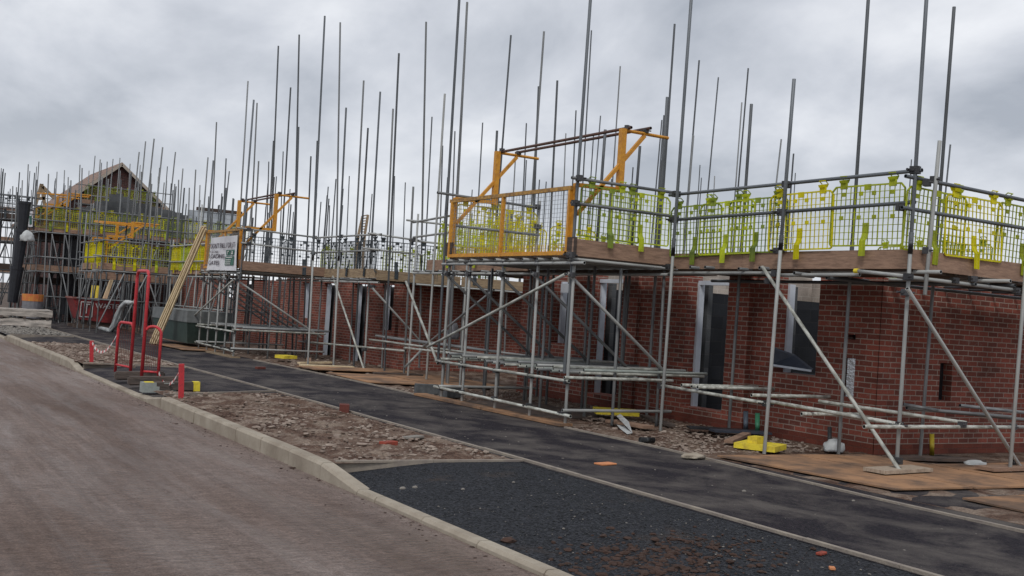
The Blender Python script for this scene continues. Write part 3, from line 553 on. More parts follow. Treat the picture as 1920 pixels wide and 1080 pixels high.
# decks and toe boards: z of deck 2.42
def toe(a, b, par, z0=2.46, h=.225, m='board', th=.038): a = Vector((*a, z0+h/2)); b = Vector((*b, z0+h/2)); return plank('toe_board', a, b, th, h, m, par)
toe((10.85, 8.56), (10.85, 11.4), SC1, 2.45, .235); toe((10.85, 11.405), (10.85, 13.0), SC1, 2.45, .235)
toe((10.8, 8.53), (13.1, 8.53), SC1, 2.45, .235); toe((13.2, 8.53), (15.5, 8.53), SC1, 2.43, .235)
def deck(x0, x1, y0, y1, z, par, along='y', m='deck', w=.225):
    n = 0
    if along == 'y':
        x = x0
        while x+w <= x1+.02: boxpart('deck_board', x+.004, x+w-.004, y0+random.uniform(-.05, .05), y1+random.uniform(-.05, .05), z-.038, z, m, par); x += w
    else:
        y = y0
        while y+w <= y1+.02: boxpart('deck_board', x0+random.uniform(-.05, .05), x1+random.uniform(-.05, .05), y+.004, y+w-.004, z-.038, z, m, par); y += w
deck(10.9, 12.05, 8.6, 12.9, 2.46, SC1); deck(12.1, 16.5, 8.6, 9.9, 2.455, SC1, 'x')
for k in range(9): tube('transom', (12.3+k*.55, 8.5, 2.39), (12.3+k*.55, 9.95, 2.39), SC1, 'galv_dark')
tube('ledger', (11.9, 8.4, 2.34), (11.9, 13.2, 2.34), SC1, 'galv_dark'); tube('ledger', (10.8, 9.8, 2.33), (15, 9.8, 2.33), SC1, 'galv_dark')

# loading bay scaffold ------------------------------------------------
def bay(name, label, X0, X1, ys, zd, dz=0., tm='galv', lead=True, detail=True):
    o = thing(name, label, 'scaffold', (X0, ys[0], 0)); Y0, Y1 = ys[0], ys[-1]
    for i, y in enumerate(ys):
        tube('standard', (X0, y, 0), (X0+.02, y+.06, zd+.02), o, tm)
        tube('standard', (X1, y+.1, 0), (X1+.02, y+.16, zd-.02), o, 'galv_dull')
        tube('standard', (X0+.95, y+.12, 0), (X0+.97, y+.16, zd-.05), o, 'galv_dull') if detail and i % 2 == 0 else None
        tube('brace', (X0-.08, y+.07, zd-.2), (X1+.08, y+.07, zd-1.6), o, 'galv_dull' if i else tm)
        for z in (zd-.04, .66+dz, .2): coupler(Vector((X0-.02, y, z)), o, 1.05)
        coupler(Vector((X0-.02, y+.04, zd-.22)), o, 1.)
    tube('ledger', (X0-.05, Y1+.2, zd-.05), (X0-.05, Y0-.3, zd-.05), o, tm); tube('ledger', (X1-.1, Y1+.2, zd-.09), (X1-.1, Y0-.1, zd-.09), o, tm)
    tube('ledger', (X0-.05, Y1+.2, .67+dz), (X0-.05, Y0-.1, .67+dz), o, 'galv_pale'); tube('ledger', (X0-.05, Y1+.2, .21), (X0-.05, Y0-.2, .17), o, 'galv_pale')
    tube('ledger', (X1-.05, Y1+.2, .70+dz), (X1-.05, Y0-.1, .70+dz), o, tm)
    for y in (Y0, Y1): tube('ledger', (X0-.1, y-.05, .24), (X1+.15, y-.05, .24), o, tm); tube('ledger', (X0-.1, y-.05, .72+dz), (X1+.15, y-.05, .72+dz), o, 'galv_pale')
    n = int((Y1-Y0)/.42)+1
    for k in range(n): y = Y0+.05+k*(Y1-Y0-.1)/(n-1); tube('transom', (X0-.1, y, zd+.012), (X1+.3, y, zd+.012), o, tm)
    if lead: tube('brace', (X0-.1, Y1+.45, .9+dz), (X0-.1, Y0+.1, zd-.22), o, 'galv_pale')
    return o
ys1 = (13.08, 14.05, 15.1, 16.2, 16.95)
LB1 = bay('loading_bay', 'near loading bay scaffold tower carrying the orange gate, with a crowd of stored tubes below', 9.12, 10.92, ys1, 2.45)
tube('standard', onx(1058, 700, 9.14), onx(1107, 0, 9.14)+(onx(1107, 0, 9.14)-onx(1058, 700, 9.14))*.1, LB1, 'galv_silhouette')
tube('standard', onx(821, 680, 9.12), onx(861, 0, 9.12)+(onx(861, 0, 9.12)-onx(821, 680, 9.12))*.1, LB1, 'galv_silhouette')
tube('brace', onx(761, 528, 9.9), onx(821, 682, 9.2), LB1, 'galv_pale'); tube('brace', onx(793, 651, 10.8), onx(926, 543, 10.8), LB1, 'galv_dull')
tube('ledger', onx(758, 652, 10.9), onx(860, 664, 9.5), LB1, 'galv_pale')
tube('brace', ony(758, 690, 19.6), ony(790, 657, 19.6), LB1, 'galv')
for k in range(17): y = 13.15+k*.235; boxpart('deck_board', 9.2, 10.95, y, y+.225, 2.495, 2.53, 'deck', LB1)
toe((9.10, 13.15), (10.95, 13.15), LB1, 2.515, .25); toe((9.12, 13.1), (9.12, 13.36), LB1, 2.53, .26, 'board_dark'); toe((9.12, 16.9), (9.12, 17.12), LB1, 2.55, .24, 'board_dark')
ty('guard_rail', (1072, 333), (1268, 362), 13.12, LB1, 'galv_dull'); ty('guard_rail', (1071, 380), (1272, 407), 13.12, LB1, 'galv_dull')
ty('guard_rail', (820, 361), (1012, 390), 17.05, LB1, 'galv_dull'); tube('guard_rail', (9.1, 17.02, 3.1), (11.0, 17.02, 3.1), LB1, 'galv_dull')
for pt in ((1086, 334), (1079, 381), (1070, 478)): coupler(ony(*pt, 13.1), LB1, 1.2)
coupler(ony(1008, 388, 17.05), LB1, 1.2); coupler(ony(1008, 425, 17.05), LB1, 1.2); tube('standard', (10.95, 17.05, 0), (11.02, 17.1, 3.75), LB1, 'galv')
# front run beyond the bay
SC1b = thing('scaffold', 'short scaffold run with lime guards just left of the orange gate', 'scaffold', (10.9, 20, 0))
for y, t in ((17.9, 3.7), (19.4, 3.7), (20.9, 6.3), (21.8, 3.7)):
    tube('standard', (10.85, y, 0), (10.88, y+.1, t), SC1b, 'galv'); tube('standard', (11.75, y, 0), (11.8, y+.1, 2.4), SC1b, 'galv_dull')
toe((10.9, 17.15), (10.9, 21.3), SC1b, 2.42, .235); deck(10.95, 12.0, 13.0, 21.4, 2.45, SC1b); deck(12.1, 16, 19.2, 21.2, 2.45, SC1b, 'x')
tx('guard_rail', (775, 417), (842, 405), 10.88, SC1b, 'galv'); tx('guard_rail', (775, 445), (842, 436), 10.88, SC1b, 'galv'); tube('guard_rail', (10.7, 22.1, 3.55), (13.5, 22.1, 3.55), SC1b, 'galv'); tube('guard_rail', (10.8, 22.1, 3.1), (13.5, 22.1, 3.1), SC1b, 'galv')
tube('ledger', (10.85, 17.1, 2.36), (10.85, 21.9, 2.36), SC1b, 'galv'); tube('ledger', (10.85, 17.1, .75), (10.85, 24, .75), SC1b, 'galv_pale'); tube('ledger', (11.7, 17.1, .78), (11.7, 24, .78), SC1b, 'galv')
for y in (18, 18.6, 19.2, 19.8, 20.4, 21, 21.6): tube('transom', (10.7, y, 2.40), (12, y, 2.40), SC1b, 'galv_dull')
# loose tubes stored on the bay and along the lower lift
gt = 'scaffold tubes stored under the deck'
for k in range(38):
    y = 13.17+k*.098+random.uniform(-.01, .01); z = .775+random.uniform(0, .012)+(.05 if k % 5 == 0 else 0); x0 = 9.0+random.uniform(0, .5); L = random.choice((2.4, 2.8, 3.0)); L = min(L, 11.9-x0)
    tag(tube('scaffold_tube', (x0, y, z), (x0+L, y+random.uniform(-.06, .06), z+.01), None, ('stack_tube', 'galv_pale', 'galv', 'galv_dull')[k % 4]), 'grey scaffold tube lying among others stacked across the lower lift of the loading bay', 'tube', gt)
for k in range(5):
    tag(tube('scaffold_tube', (11.0+k*.07, 18.2+k*.5, .83), (11.05+k*.07, 23.5+k*.3, .83), None, 'galv_dull'), 'grey scaffold tube laid lengthwise on the lower ledgers behind the short run', 'tube', 'tubes laid lengthwise in front of the house gap')

# ------------------------------------------------------------------ brick guards
def guard_parts(m, w_=1.13, top=-.10, bot=-.855):
    b = MB(); hw = w_/2; fr = .02; d = .012; c = .06
    pts = [(-hw+c, top), (hw-c, top), (hw, top-c), (hw, bot+c*.4), (hw-c*.4, bot), (-hw+c*.4, bot), (-hw, bot+c*.4), (-hw, top-c)]
    for (p, q) in zip(pts, pts[1:]+pts[:1]): b.bar((p[0], 0, p[1]), (q[0], 0, q[1]), d*1.3, fr)
    nv, nh = 15, 9
    for k in range(1, nv): x = -hw+w_*k/nv; b.bar((x, 0, top), (x, 0, bot), d, .007 if k % 5 else .013)
    for k in range(1, nh): z = top+(bot-top)*k/nh; b.bar((-hw, 0, z), (hw, 0, z), d, .007)
    for (x, z) in ((-.38, -.2), (.38, -.2), (-.1, -.2), (.1, -.2), (-.4, -.5), (.4, -.5), (-.12, -.5), (.12, -.5)): b.box(x-.028, x+.028, -.008, .008, z-.026, z+.026)
    b.box(-.05, .05, -.008, .008, -.16, -.085)
    panel = b.mesh('panel', m)
    b = MB()
    b.box(-.05, .05, -.012, .012, -.13, -.05); b.hexa([(-.045, -.03, -.055), (.045, -.03, -.055), (.045, .03, -.05), (-.045, .03, -.05), (-.055, -.04, -.02), (.055, -.04, -.02), (.055, .045, .0), (-.055, .045, .0)])
    b.bar((-.05, .03, .0), (-.05, -.02, .034), .012, .008); b.bar((.05, .03, .0), (.05, -.02, .034), .012, .008); b.bar((-.055, -.02, .034), (.055, -.02, .034), .012, .012)
    hook = b.mesh('hook', m)
    b = MB(); wd = .05
    prof = [(0, -.57), (.0, -.70), (-.012, -.745), (-.048, -.80), (-.05, -.99)]
    for (p, q) in zip(prof, prof[1:]):
        b.hexa([(-wd, p[0]-.003, p[1]), (wd, p[0]-.003, p[1]), (wd, p[0]+.004, p[1]), (-wd, p[0]+.004, p[1]), (-wd, q[0]-.003, q[1]), (wd, q[0]-.003, q[1]), (wd, q[0]+.004, q[1]), (-wd, q[0]+.004, q[1])])
        for x in (-.03, .03): b.bar((x, p[0]-.006, p[1]), (x, q[0]-.006, q[1]), .008, .008)
    return panel, hook, b.mesh('toe_clip', m)
GP = {}
def guard(p, ang, m, label, group, rs=None):
    """p = rail point, ang = heading of the guard's width axis; local -Y is outward"""
    if m not in GP: GP[m] = guard_parts(m)
    pn, hk, cl = GP[m]; t = thing('brick_guard', label, 'guard', p, group); rot = Matrix.Rotation(ang, 4, 'Z') @ Matrix.Rotation(random.uniform(-.035, .035), 4, 'X') @ Matrix.Rotation(random.uniform(-.022, .022), 4, 'Y')
    B = Matrix.Translation(p) @ rot
    link('panel', pn, t, M=B); link('hook', hk, t, M=B @ Matrix.Translation((-.38, 0, 0))); link('hook', hk, t, M=B @ Matrix.Translation((.38, 0, 0))); link('toe_clip', cl, t, M=B)
    return t
FRONT = -math.pi/2        # width axis along -Y, outward = -X
SIDE = 0.                 # width axis along +X, outward = -Y
order = ('nearest the corner post', 'second from the corner post', 'third from the corner post', 'fourth from the corner post', 'fifth from the corner post')
for (y, m, w_, x) in ((9.22, 'lime', 0, 10.80), (10.33, 'yellow_guard', 1, 10.80), (11.15, 'green_guard', 2, 10.82), (11.75, 'lime', 3, 10.80), (12.42, 'green_guard', 4, 10.79)):
    guard(Vector((x, y, onx(0, 0, 1).z*0+3.62-(y-8.4)*.03)), FRONT, m, {'lime': 'lime green', 'yellow_guard': 'bright yellow', 'green_guard': 'dull green'}[m]+' brick guard, street side of the near deck, '+order[w_], 'brick guards on the near deck')
for (x, m, k) in ((11.25, 'lime', 0), (11.95, 'yellow_guard', 1), (13.02, 'lime', 2), (14.0, 'green_guard', 3)):
    guard(Vector((x, 8.52, 3.52)), SIDE, m, {'lime': 'lime green', 'yellow_guard': 'yellow', 'green_guard': 'dull green'}[m]+' brick guard, gable end of the near deck, '+order[k], 'brick guards on the near deck')
for (x, m, k) in ((9.75, 'green_guard', 'beside the orange gate'), (10.32, 'lime', 'nearer the step in the deck')): guard(Vector((x, 13.14, 3.665)), SIDE, m, 'green brick guard on the short deck return, '+k, 'brick guards on the bay return')
for (x, m, k) in ((9.8, 'yellow_guard', 'left half'), (10.4, 'yellow_guard', 'right half')): guard(Vector((x, 17.08, 3.60)), SIDE, m, 'yellow brick guard seen through the orange gate, '+k, 'brick guards behind the gate')
for (x, y, a, lb) in ((11.3, 18.3, 0, 'yellow brick guard standing beyond the gate, nearest the street'), (11.9, 19.0, 0, 'yellow brick guard standing beyond the gate, behind the first one'), (12.6, 18.2, 0, 'yellow brick guard standing beyond the gate, farthest from the street')): guard(Vector((x, y, 3.5)), SIDE, 'yellow_guard', lb, 'brick guards behind the gate')
for (y, m, k) in ((18.0, 'yellow_guard', 'next to the orange gate'), (19.1, 'lime', 'in the middle of its run'), (20.3, 'lime', 'at the left end of its run')): guard(Vector((10.9, y, 3.46)), FRONT, m, 'lime brick guard left of the orange gate, '+k, 'brick guards on the short run')
# guards on the rear runs, seen through the front ones
rk = 0
for (x, y, a, m) in ((13.2, 19.1, 0, 'lime'), (14.4, 19.1, 0, 'lime'), (16.6, 12.0, 1, 'green_guard'), (16.6, 13.3, 1, 'lime'), (13.4, 21.6, 0, 'yellow_guard'), (12.2, 21.6, 0, 'lime'), (14.8, 21.6, 0, 'lime')):
    rk += 1; guard(Vector((x, y, 3.42)), (FRONT if a else SIDE), m, ['lime brick guard at the gap between the houses, first from the street', 'lime brick guard at the gap between the houses, second from the street', 'dull green brick guard on the rear deck seen through the near guards', 'lime brick guard on the rear deck seen through the near guards', 'yellow brick guard across the gap end, the middle one', 'lime brick guard across the gap end, the nearest to the street', 'lime brick guard across the gap end, the farthest from the street'][rk-1], 'brick guards on the rear deck')

# ------------------------------------------------------------------ orange loading gates
def mesh_panel(b, p, u, v, nu, nv, t=.004):
    for k in range(nu+1): a = p+u*(k/nu); b.bar(a, a+v, t)
    for k in range(nv+1): a = p+v*(k/nv); b.bar(a, a+u, t)
def gate(label, X0, Y0, Y1, zd, raised=False, depth=1.75, old='orange_old', sag=0):
    g = thing('loading_gate', label, 'gate', (X0, Y0, zd)); zt = zd+1.0; UZ = Vector((0, 0, 1))
    if not raised:
        b = MB(); V = lambda y, z: Vector((X0, y, z))
        b.bar(V(Y1, zd+.03), V(Y0, zd+.03), .05, .05); b.bar(V(Y1, zd), V(Y1, zt), .05, .07); b.bar(V(Y0+.06, zd), V(Y0+.06, zt), .05, .05); b.bar(V(Y1-1.75, zd), V(Y1-1.75, zt-.02), .04, .06)
        for k in range(9): b.bar(V(Y1-.1-k*.02, zd+.05), V(Y1-.1-k*.02, zd+.06), .01)
        gf = link('gate_frame', b.mesh('gate_frame', 'orange'), g)
        b = MB(); b.bar(V(Y1+.08, zt+.01), V(Y0+.02, zt+.01), .055, .06); link('top_bar', b.mesh('top_bar', old), g)
        b = MB(); mesh_panel(b, V(Y1, zd+.05), V(Y0+.06, zd+.05)-V(Y1, zd+.05), UZ*.93, 46, 14, .0045); link('mesh_infill', b.mesh('mesh_infill', 'grey_mesh'), gf)
        b = MB(); b.box(X0-.01, X0+.01, Y0+.1, Y1-.02, zd+.05, zd+.065); n = 60
        for k in range(n): y = Y1-.05-(Y1-Y0-.15)*k/n; b.bar(V(y, zd+.05), V(y, zd+.17), .006)
        link('kick_strip', b.mesh('kick_strip', 'orange'), gf)
    for y, mm in ((Y1+.02, 'orange'), (Y0, 'orange')):
        b = MB(); W = lambda x, z: Vector((X0+x, y, z))
        b.bar(W(.05, zd), W(.05, zd+1.08), .06, .06); H_ = 2.0 if not raised else 1.6; b.bar(W(.05, zd+1.06), W(.9, zd+1.08), .05, .06); b.bar(W(.86, zd+1.04), W(.86, zd+H_+.02), .09, .09); b.bar(W(.1, zd+.62), W(1.28, zd+H_-.03), .05, .055); b.cyl(W(.86, zd+H_), W(1.75, zd+H_), .026, 8)
        link('side_frame', b.mesh('side_frame', mm), g)
    tm = 'rust_tube'
    if not raised:
        tube('cross_tube', (X0+.94, Y1+.2, zd+2.02), (X0+.94, Y0-.1, zd+2.04), g, tm); tube('cross_tube', (X0+1.3, Y1+.1, zd+2.06), (X0+1.3, Y0-.12, zd+2.08), g, tm)
        for (x, y) in ((.94, Y0), (1.3, Y0), (.94, Y1), (1.3, Y1)): coupler(Vector((X0+x, y, zd+2.05)), g, .9)
    else:
        b = MB(); P = Vector((X0-.05, Y1-.6, zd+1.62)); U = Vector((0, Y0-Y1+.8, -.12)); Vv = Vector((1.75, 0, .05))
        for q in ((P, P+U), (P+Vv, P+Vv+U), (P, P+Vv), (P+U, P+U+Vv), (P+U*.33, P+U*.33+Vv), (P+U*.66, P+U*.66+Vv)): b.bar(q[0], q[1], .06, .06)
        for k in range(1, 13): b.bar(P+Vv*(k/13), P+Vv*(k/13)+U, .115, .014)
        link('raised_panel', b.mesh('raised_panel', 'orange'), g)
    return g
G1 = gate('orange loading gate with wire mesh and rusty cross tubes, nearest of the gates', 9.12, 13.27, 17.0, 2.52)

# ------------------------------------------------------------------ SECOND HOUSE SCAFFOLD, BAY AND BANNER
SC2 = thing('scaffold', 'lower tube scaffold round the second house with dark grey brick guards', 'scaffold', (10.9, 24, 0))
for (foot, top) in (((683, 690), (713, 172)), ((625, 688), (649, 202)), ((577, 686), (609, 30))): std(SC2, foot, top)
for (a, t, Yp) in (((716, 690), (737, 204), 25.2), ((786, 690), (799, 41), 24.2), ((655, 688), (682, 151), 27), ((757, 708), (775, 350), 22.3), ((945, 680), (955, 400), 24.2), ((860, 690), (880, 420), 24.3)):
    tube('standard', ony(*a, Yp), ony(*t, Yp), SC2, 'galv_dull')
for (a, b_) in (((10.9, 24.0), (10.9, 27.5)),): toe(a, b_, SC2, 2.24, .225, 'board_pale'); 
toe((10.9, 23.95), (13.2, 23.95), SC2, 2.2, .24, 'board_pale'); toe((13.25, 23.95), (16.5, 23.95), SC2, 2.2, .24, 'board_pale')
deck(10.95, 12.05, 24.0, 27.5, 2.24, SC2); deck(12.1, 16, 24.0, 24.9, 2.22, SC2, 'x')
tx('guard_rail', (588, 446), (715, 439), 10.88, SC2); tx('guard_rail', (586, 474), (712, 469), 10.88, SC2)
ty('guard_rail', (690, 437), (792, 452), 23.9, SC2); ty('guard_rail', (680, 465), (792, 478), 23.9, SC2); tube('guard_rail', (13, 23.9, 3.2), (17, 23.9, 3.2), SC2, 'galv')
tx('ledger', (590, 526), (710, 530), 10.85, SC2); ty('ledger', (780, 533), (983, 549), 23.9, SC2); tx('ledger', (585, 642), (760, 658), 10.9, SC2, 'galv_pale'); tx('ledger', (560, 640), (690, 652), 11.7, SC2)
tx('brace', (624, 518), (684, 697), 10.75, SC2, 'galv_pale'); ty('brace', (698, 540), (797, 650), 23.8, SC2)
for y in (24.3, 24.9, 25.5, 26.1, 26.7, 27.2): tube('transom', (10.6, y, 2.19), (12.1, y, 2.19), SC2, 'galv_dull')
for (px, py) in ((702, 440), (699, 470), (698, 537), (590, 445), (588, 475), (640, 443), (777, 450), (683, 655), (575, 640)): coupler(onx(px, py, 10.85), SC2, 1.2)
for k, y in enumerate((24.6, 25.7, 26.85)): guard(Vector((10.92, y, 3.26)), FRONT, 'grey_guard', 'dark grey brick guard on the street side of the second deck, '+('rightmost', 'middle', 'leftmost')[k]+' of three', 'dark guards on the second deck')
for k, x in enumerate((11.4, 12.5, 13.6)): guard(Vector((x, 23.97, 3.24)), SIDE, 'grey_guard', 'dark grey brick guard, near end of the second deck, '+('leftmost', 'middle', 'rightmost')[k]+' of three', 'dark guards on the second deck end')
for k, (x, y) in enumerate(((13.0, 27.0), (14.2, 27.0), (12.2, 29.5), (15.5, 27.0), (17, 26.0))): guard(Vector((x, y, 3.2)), SIDE, ('lime', 'green_guard', 'lime', 'green_guard', 'lime')[k], ('lime', 'green', 'lime', 'green', 'lime')[k]+' brick guard behind the dark guards of the second deck, '+('first', 'second', 'farthest back', 'third', 'fourth')[k]+' along', 'guards behind the second deck')
LB2 = bay('loading_bay', 'second loading bay tower below the white banner, tubes stacked on its lower lift', 8.6, 10.9, (27.35, 28.15, 28.95, 29.75, 30.55), 2.22, -.0)
for y in (27.3, 30.6): tube('standard', (8.62, y, 2.0), (8.72, y+.25, 6.7 if y < 28 else 5.4), LB2, 'galv_silhouette')
toe((8.65, 27.28), (10.9, 27.28), LB2, 2.26, .235, 'board'); toe((8.6, 27.3), (8.6, 27.75), LB2, 2.3, .225, 'board'); toe((8.6, 30.3), (8.6, 30.9), LB2, 2.2, .225, 'board')
ty('guard_rail', (444, 427), (600, 446), 27.3, LB2); ty('guard_rail', (452, 455), (590, 472), 27.3, LB2)
for k in range(15): y = 27.35+k*.225; boxpart('deck_board', 8.65, 10.9, y, y+.217, 2.25, 2.285, 'deck', LB2)
coupler(ony(466, 430, 27.3), LB2, 1.3); coupler(ony(466, 457, 27.3), LB2, 1.3)
for k in range(16):
    y = 27.4+k*.2; tag(tube('scaffold_tube', (8.7+random.uniform(0, .2), y, .775), (11.1+random.uniform(-.1, .3), y+.04, .785), None, 'galv' if k % 2 else 'galv_dull'), 'grey scaffold tube stacked across the lower lift under the banner', 'tube', 'tubes stored under the banner')
for k, x in enumerate((9.3, 10.3)): guard(Vector((x, 27.33, 3.24)), SIDE, 'grey_guard', 'dark grey brick guard beside the banner gate, '+('left', 'right')[k]+' one of the pair', 'dark guards on the banner bay')
G2 = gate('orange loading gate hung with the white hand-painted banner', 8.6, 27.4, 30.5, 2.3)
G2b = boxpart('plywood_panel', 8.64, 8.66, 27.5, 28.3, 2.32, 3.28, 'board_pale', G2)
# banner
def text_mesh(txt, size, m, ext=.003):
    cu = bpy.data.curves.new('lettering', 'FONT'); cu.body = txt; cu.size = size; cu.extrude = ext; cu.align_x = 'LEFT'
    ob = bpy.data.objects.new('tmp', cu); COL.objects.link(ob); dg = bpy.context.evaluated_depsgraph_get(); me = bpy.data.meshes.new_from_object(ob.evaluated_get(dg))
    bpy.data.objects.remove(ob); me.materials.clear(); me.materials.append(MATS[m]); return me
BX = 8.53
TL, TR, BR, BL = [onx(*p, BX) for p in ((399, 446), (447, 441), (446, 508), (389, 506))]
def bil(u, v, o=0):
    p = TL*(1-u)*(1-v)+TR*u*(1-v)+BR*u*v+BL*(1-u)*v; w_ = .02*math.sin(u*9+v*3)+.03*math.sin(v*3.1)*math.sin(u*3.1)-o; return p+Vector((w_-.03, .04*math.sin(v*3.14)*(1-2*u)*.6, 0))
b = MB(); n = 14
for i in range(n):
    for j in range(n): b.quad(bil(i/n, j/n), bil((i+1)/n, j/n), bil((i+1)/n, (j+1)/n), bil(i/n, (j+1)/n))
BN = link('banner', b.mesh('banner', 'sign_white', smooth=True), None); tag(BN, 'white banner with black hand lettering and a green safety panel on the orange gate', 'banner')
BN['label'] = 'white banner with black hand lettering and a green safety panel on the orange gate'
def put(txt, u0, u1, v, hf):
    p = bil(u0, v, .03); q = bil(u1, v, .03); right = q-p; W_ = right.length; right.normalize(); z = Vector((0, 0, 1)); up = (z-right*z.dot(right)).normalized(); nrm = right.cross(up)
    me = text_mesh(txt, 1.0, 'ink'); xs_ = [v_.co.x for v_ in me.vertices]; ys_ = [v_.co.y for v_ in me.vertices]; sx = W_/(max(xs_)-min(xs_)); sy = hf*(TL-BL).length/(max(ys_)-min(ys_))
    for v_ in me.vertices: v_.co = Vector((v_.co.x*sx+.02*v_.co.y*sy, v_.co.y*sy, v_.co.z))
    return link('lettering', me, BN, M=Matrix.Translation(p) @ Matrix((right, up, nrm)).transposed().to_4x4())
put("DON'T FALL FOR IT", .05, .93, .34, .15); put("CLOSE", .06, .36, .475, .06); put("LOADING", .05, .55, .64, .12); put("GATES", .08, .42, .84, .12)
b = MB()
def gq(u0, u1, v0, v1, mi, o=.016):
    for i in range(4):
        a, c = u0+(u1-u0)*i/4, u0+(u1-u0)*(i+1)/4; b.quad(bil(a, v0, o), bil(c, v0, o), bil(c, v1, o), bil(a, v1, o), mi=mi)
gq(.60, .74, .40, .56, 0); gq(.77, .91, .40, .56, 0); gq(.58, .92, .585, .85, 0)
for v in (.61, .68, .74, .80): gq(.61, .61+(.26 if v == .61 else .2), v, v+.022, 1, .03)
gq(.65, .665, .43, .53, 1, .03); gq(.665, .70, .43, .455, 1, .03); gq(.82, .86, .44, .53, 1, .03); gq(.80, .88, .50, .53, 1, .03)
link('safety_panel', b.mesh('safety_panel', ['sign_green', 'white_paint']), BN)

# ------------------------------------------------------------------ generic farther scaffold
def grid_scaffold(label, x0, x1, y0, y1, lifts, nx, ny, seed, guards=None, gtop=1.1, sky=(1.5, 3.2), tm='galv_dull', toe_m='board', sides=('front', 'side'), dens=1.):
    rnd = random.Random(seed); o = thing('scaffold', label, 'scaffold', (x0, y0, 0)); top = lifts[-1]
    X = [x0+(x1-x0)*i/nx for i in range(nx+1)]; Y = [y0+(y1-y0)*i/ny for i in range(ny+1)]
    pts = []
    if 'front' in sides: pts += [(x0, y, 'f') for y in Y]+[(x0+1.3, y+.2, 'i') for y in Y]
    if 'side' in sides: pts += [(x, y0, 'f') for x in X[1:]]+[(x+.2, y0+1.2, 'i') for x in X[1:]]
    for (x, y, k) in pts:
        h = top+rnd.uniform(*sky) if rnd.random() < .8 else top+1.2; lean = rnd.uniform(-.01, .012)*h
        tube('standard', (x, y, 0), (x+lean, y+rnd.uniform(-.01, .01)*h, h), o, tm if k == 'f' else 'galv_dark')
    for z in [l_ for l_ in lifts]+[l_-1.0 for l_ in lifts]+[top+.5, top+1.05]:
        if 'front' in sides:
            tube('ledger' if z <= top else 'guard_rail', (x0-.04, y0-.3, z-.08), (x0-.04, y1+.2, z-.08), o, tm)
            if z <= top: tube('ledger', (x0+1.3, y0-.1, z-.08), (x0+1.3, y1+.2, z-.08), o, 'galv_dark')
        if 'side' in sides:
            tube('ledger' if z <= top else 'guard_rail', (x0-.3, y0-.04, z-.05), (x1+.3, y0-.04, z-.05), o, tm)
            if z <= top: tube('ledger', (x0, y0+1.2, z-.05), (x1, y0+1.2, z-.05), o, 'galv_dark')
    for l_ in lifts:
        if 'front' in sides: toe((x0+.04, y0), (x0+.04, y1), o, l_, .225, toe_m); boxpart('deck_board', x0+.08, x0+1.25, y0, y1, l_-.04, l_, 'deck', o)
        if 'side' in sides: toe((x0, y0+.04), (x1, y0+.04), o, l_, .225, toe_m); boxpart('deck_board', x0+.05, x1, y0+.08, y0+1.15, l_-.045, l_-.005, 'deck', o)
        z0 = l_-2.1
        if 'side' in sides:
            for i in range(nx): 
                if rnd.random() < dens: tube('brace', (X[i], y0-.06, max(0, z0)+.1), (X[i+1], y0-.06, l_-.1), o, tm) if rnd.random() < .5 else tube('brace', (X[i], y0-.08, l_-.1), (X[i+1], y0-.08, max(0, z0)+.1), o, tm)
        if 'front' in sides:
            for i in range(ny):
                if rnd.random() < dens: tube('brace', (x0-.07, Y[i], l_-.1), (x0-.07, Y[i+1], max(0, z0)+.1), o, tm)
    return o
GC = {}
def guard_row(p, q, m, what, group, n):
    p = Vector(p); q = Vector(q); d = (q-p); ang = math.atan2(d.y, d.x); words = ('first', 'second', 'third', 'fourth', 'fifth', 'sixth', 'seventh', 'eighth', 'ninth', 'tenth', 'eleventh', 'twelfth')
    for k in range(n):
        mm = m[k % len(m)]; c = p+d*((k+.5)/n); guard(c+Vector((0, 0, random.uniform(-.02, .02))), ang, mm, what % (words[k]), group)
# third bay (yellow guards), tall fourth scaffold, farther ones
YA = 39.0; xa = ony(189, 510, YA).x; xb = ony(316, 518, YA).x
SC3 = grid_scaffold('mid scaffold tower with a row of bright yellow guards above the red skip', xa, xb, YA, YA+3.6, [2.2], 3, 3, 21, sky=(2, 3.6))
guard_row((xa+.05, YA+.02, 3.2), (xb-.1, YA+.02, 3.2), ('yellow_guard', 'yellow_guard', 'lime'), 'yellow brick guard on the mid tower above the red skip, %s from its left end', 'yellow guards on the mid tower', 3)
guard_row((xa+.05, YA+3.5, 3.2), (xa+.05, YA, 3.2), ('yellow_guard',), 'yellow brick guard, street side of mid tower, %s from its far end', 'yellow guards on the mid tower', 3)
SC3b = grid_scaffold('scaffold run with yellow guards between the mid tower and the banner bay', xb, xb+4, 32.4, YA-.3, [2.2], 2, 4, 22, sky=(1.5, 3.8), sides=('front',), tm='galv')
guard_row((xb, YA-.3, 3.2), (xb, 33.2, 3.2), ('yellow_guard', 'lime', 'yellow_guard'), 'yellow brick guard left of the banner bay, %s from the mid tower', 'yellow guards left of the banner', 5)
G3 = gate('raised orange loading gate standing like a canopy over the yellow guards', xa+.1, YA+.1, YA+2.6, 2.3, raised=True)
Y4 = 47.5; x4a = ony(72, 430, Y4).x; x4b = ony(172, 440, Y4).x; x4c = ony(470, 470, Y4).x
SC4 = grid_scaffold('tall two-lift scaffold tower with yellow guards left of the gable', x4a, x4b, Y4, Y4+4, [2.1, 3.7], 4, 3, 23, sky=(1.3, 2.3), dens=.9)
SC5 = grid_scaffold('long two-lift scaffold run in front of the grey blockwork', x4b+.1, x4c, Y4+.6, Y4+5, [2.1, 3.75], 12, 2, 24, sky=(1.2, 2.6), sides=('side',), dens=.5)
guard_row((x4a+.1, Y4+.02, 4.72), (x4b, Y4+.02, 4.72), ('green_guard', 'yellow_guard'), 'yellow-green brick guard on the tall tower, %s from its left end', 'guards on the tall tower', 3)
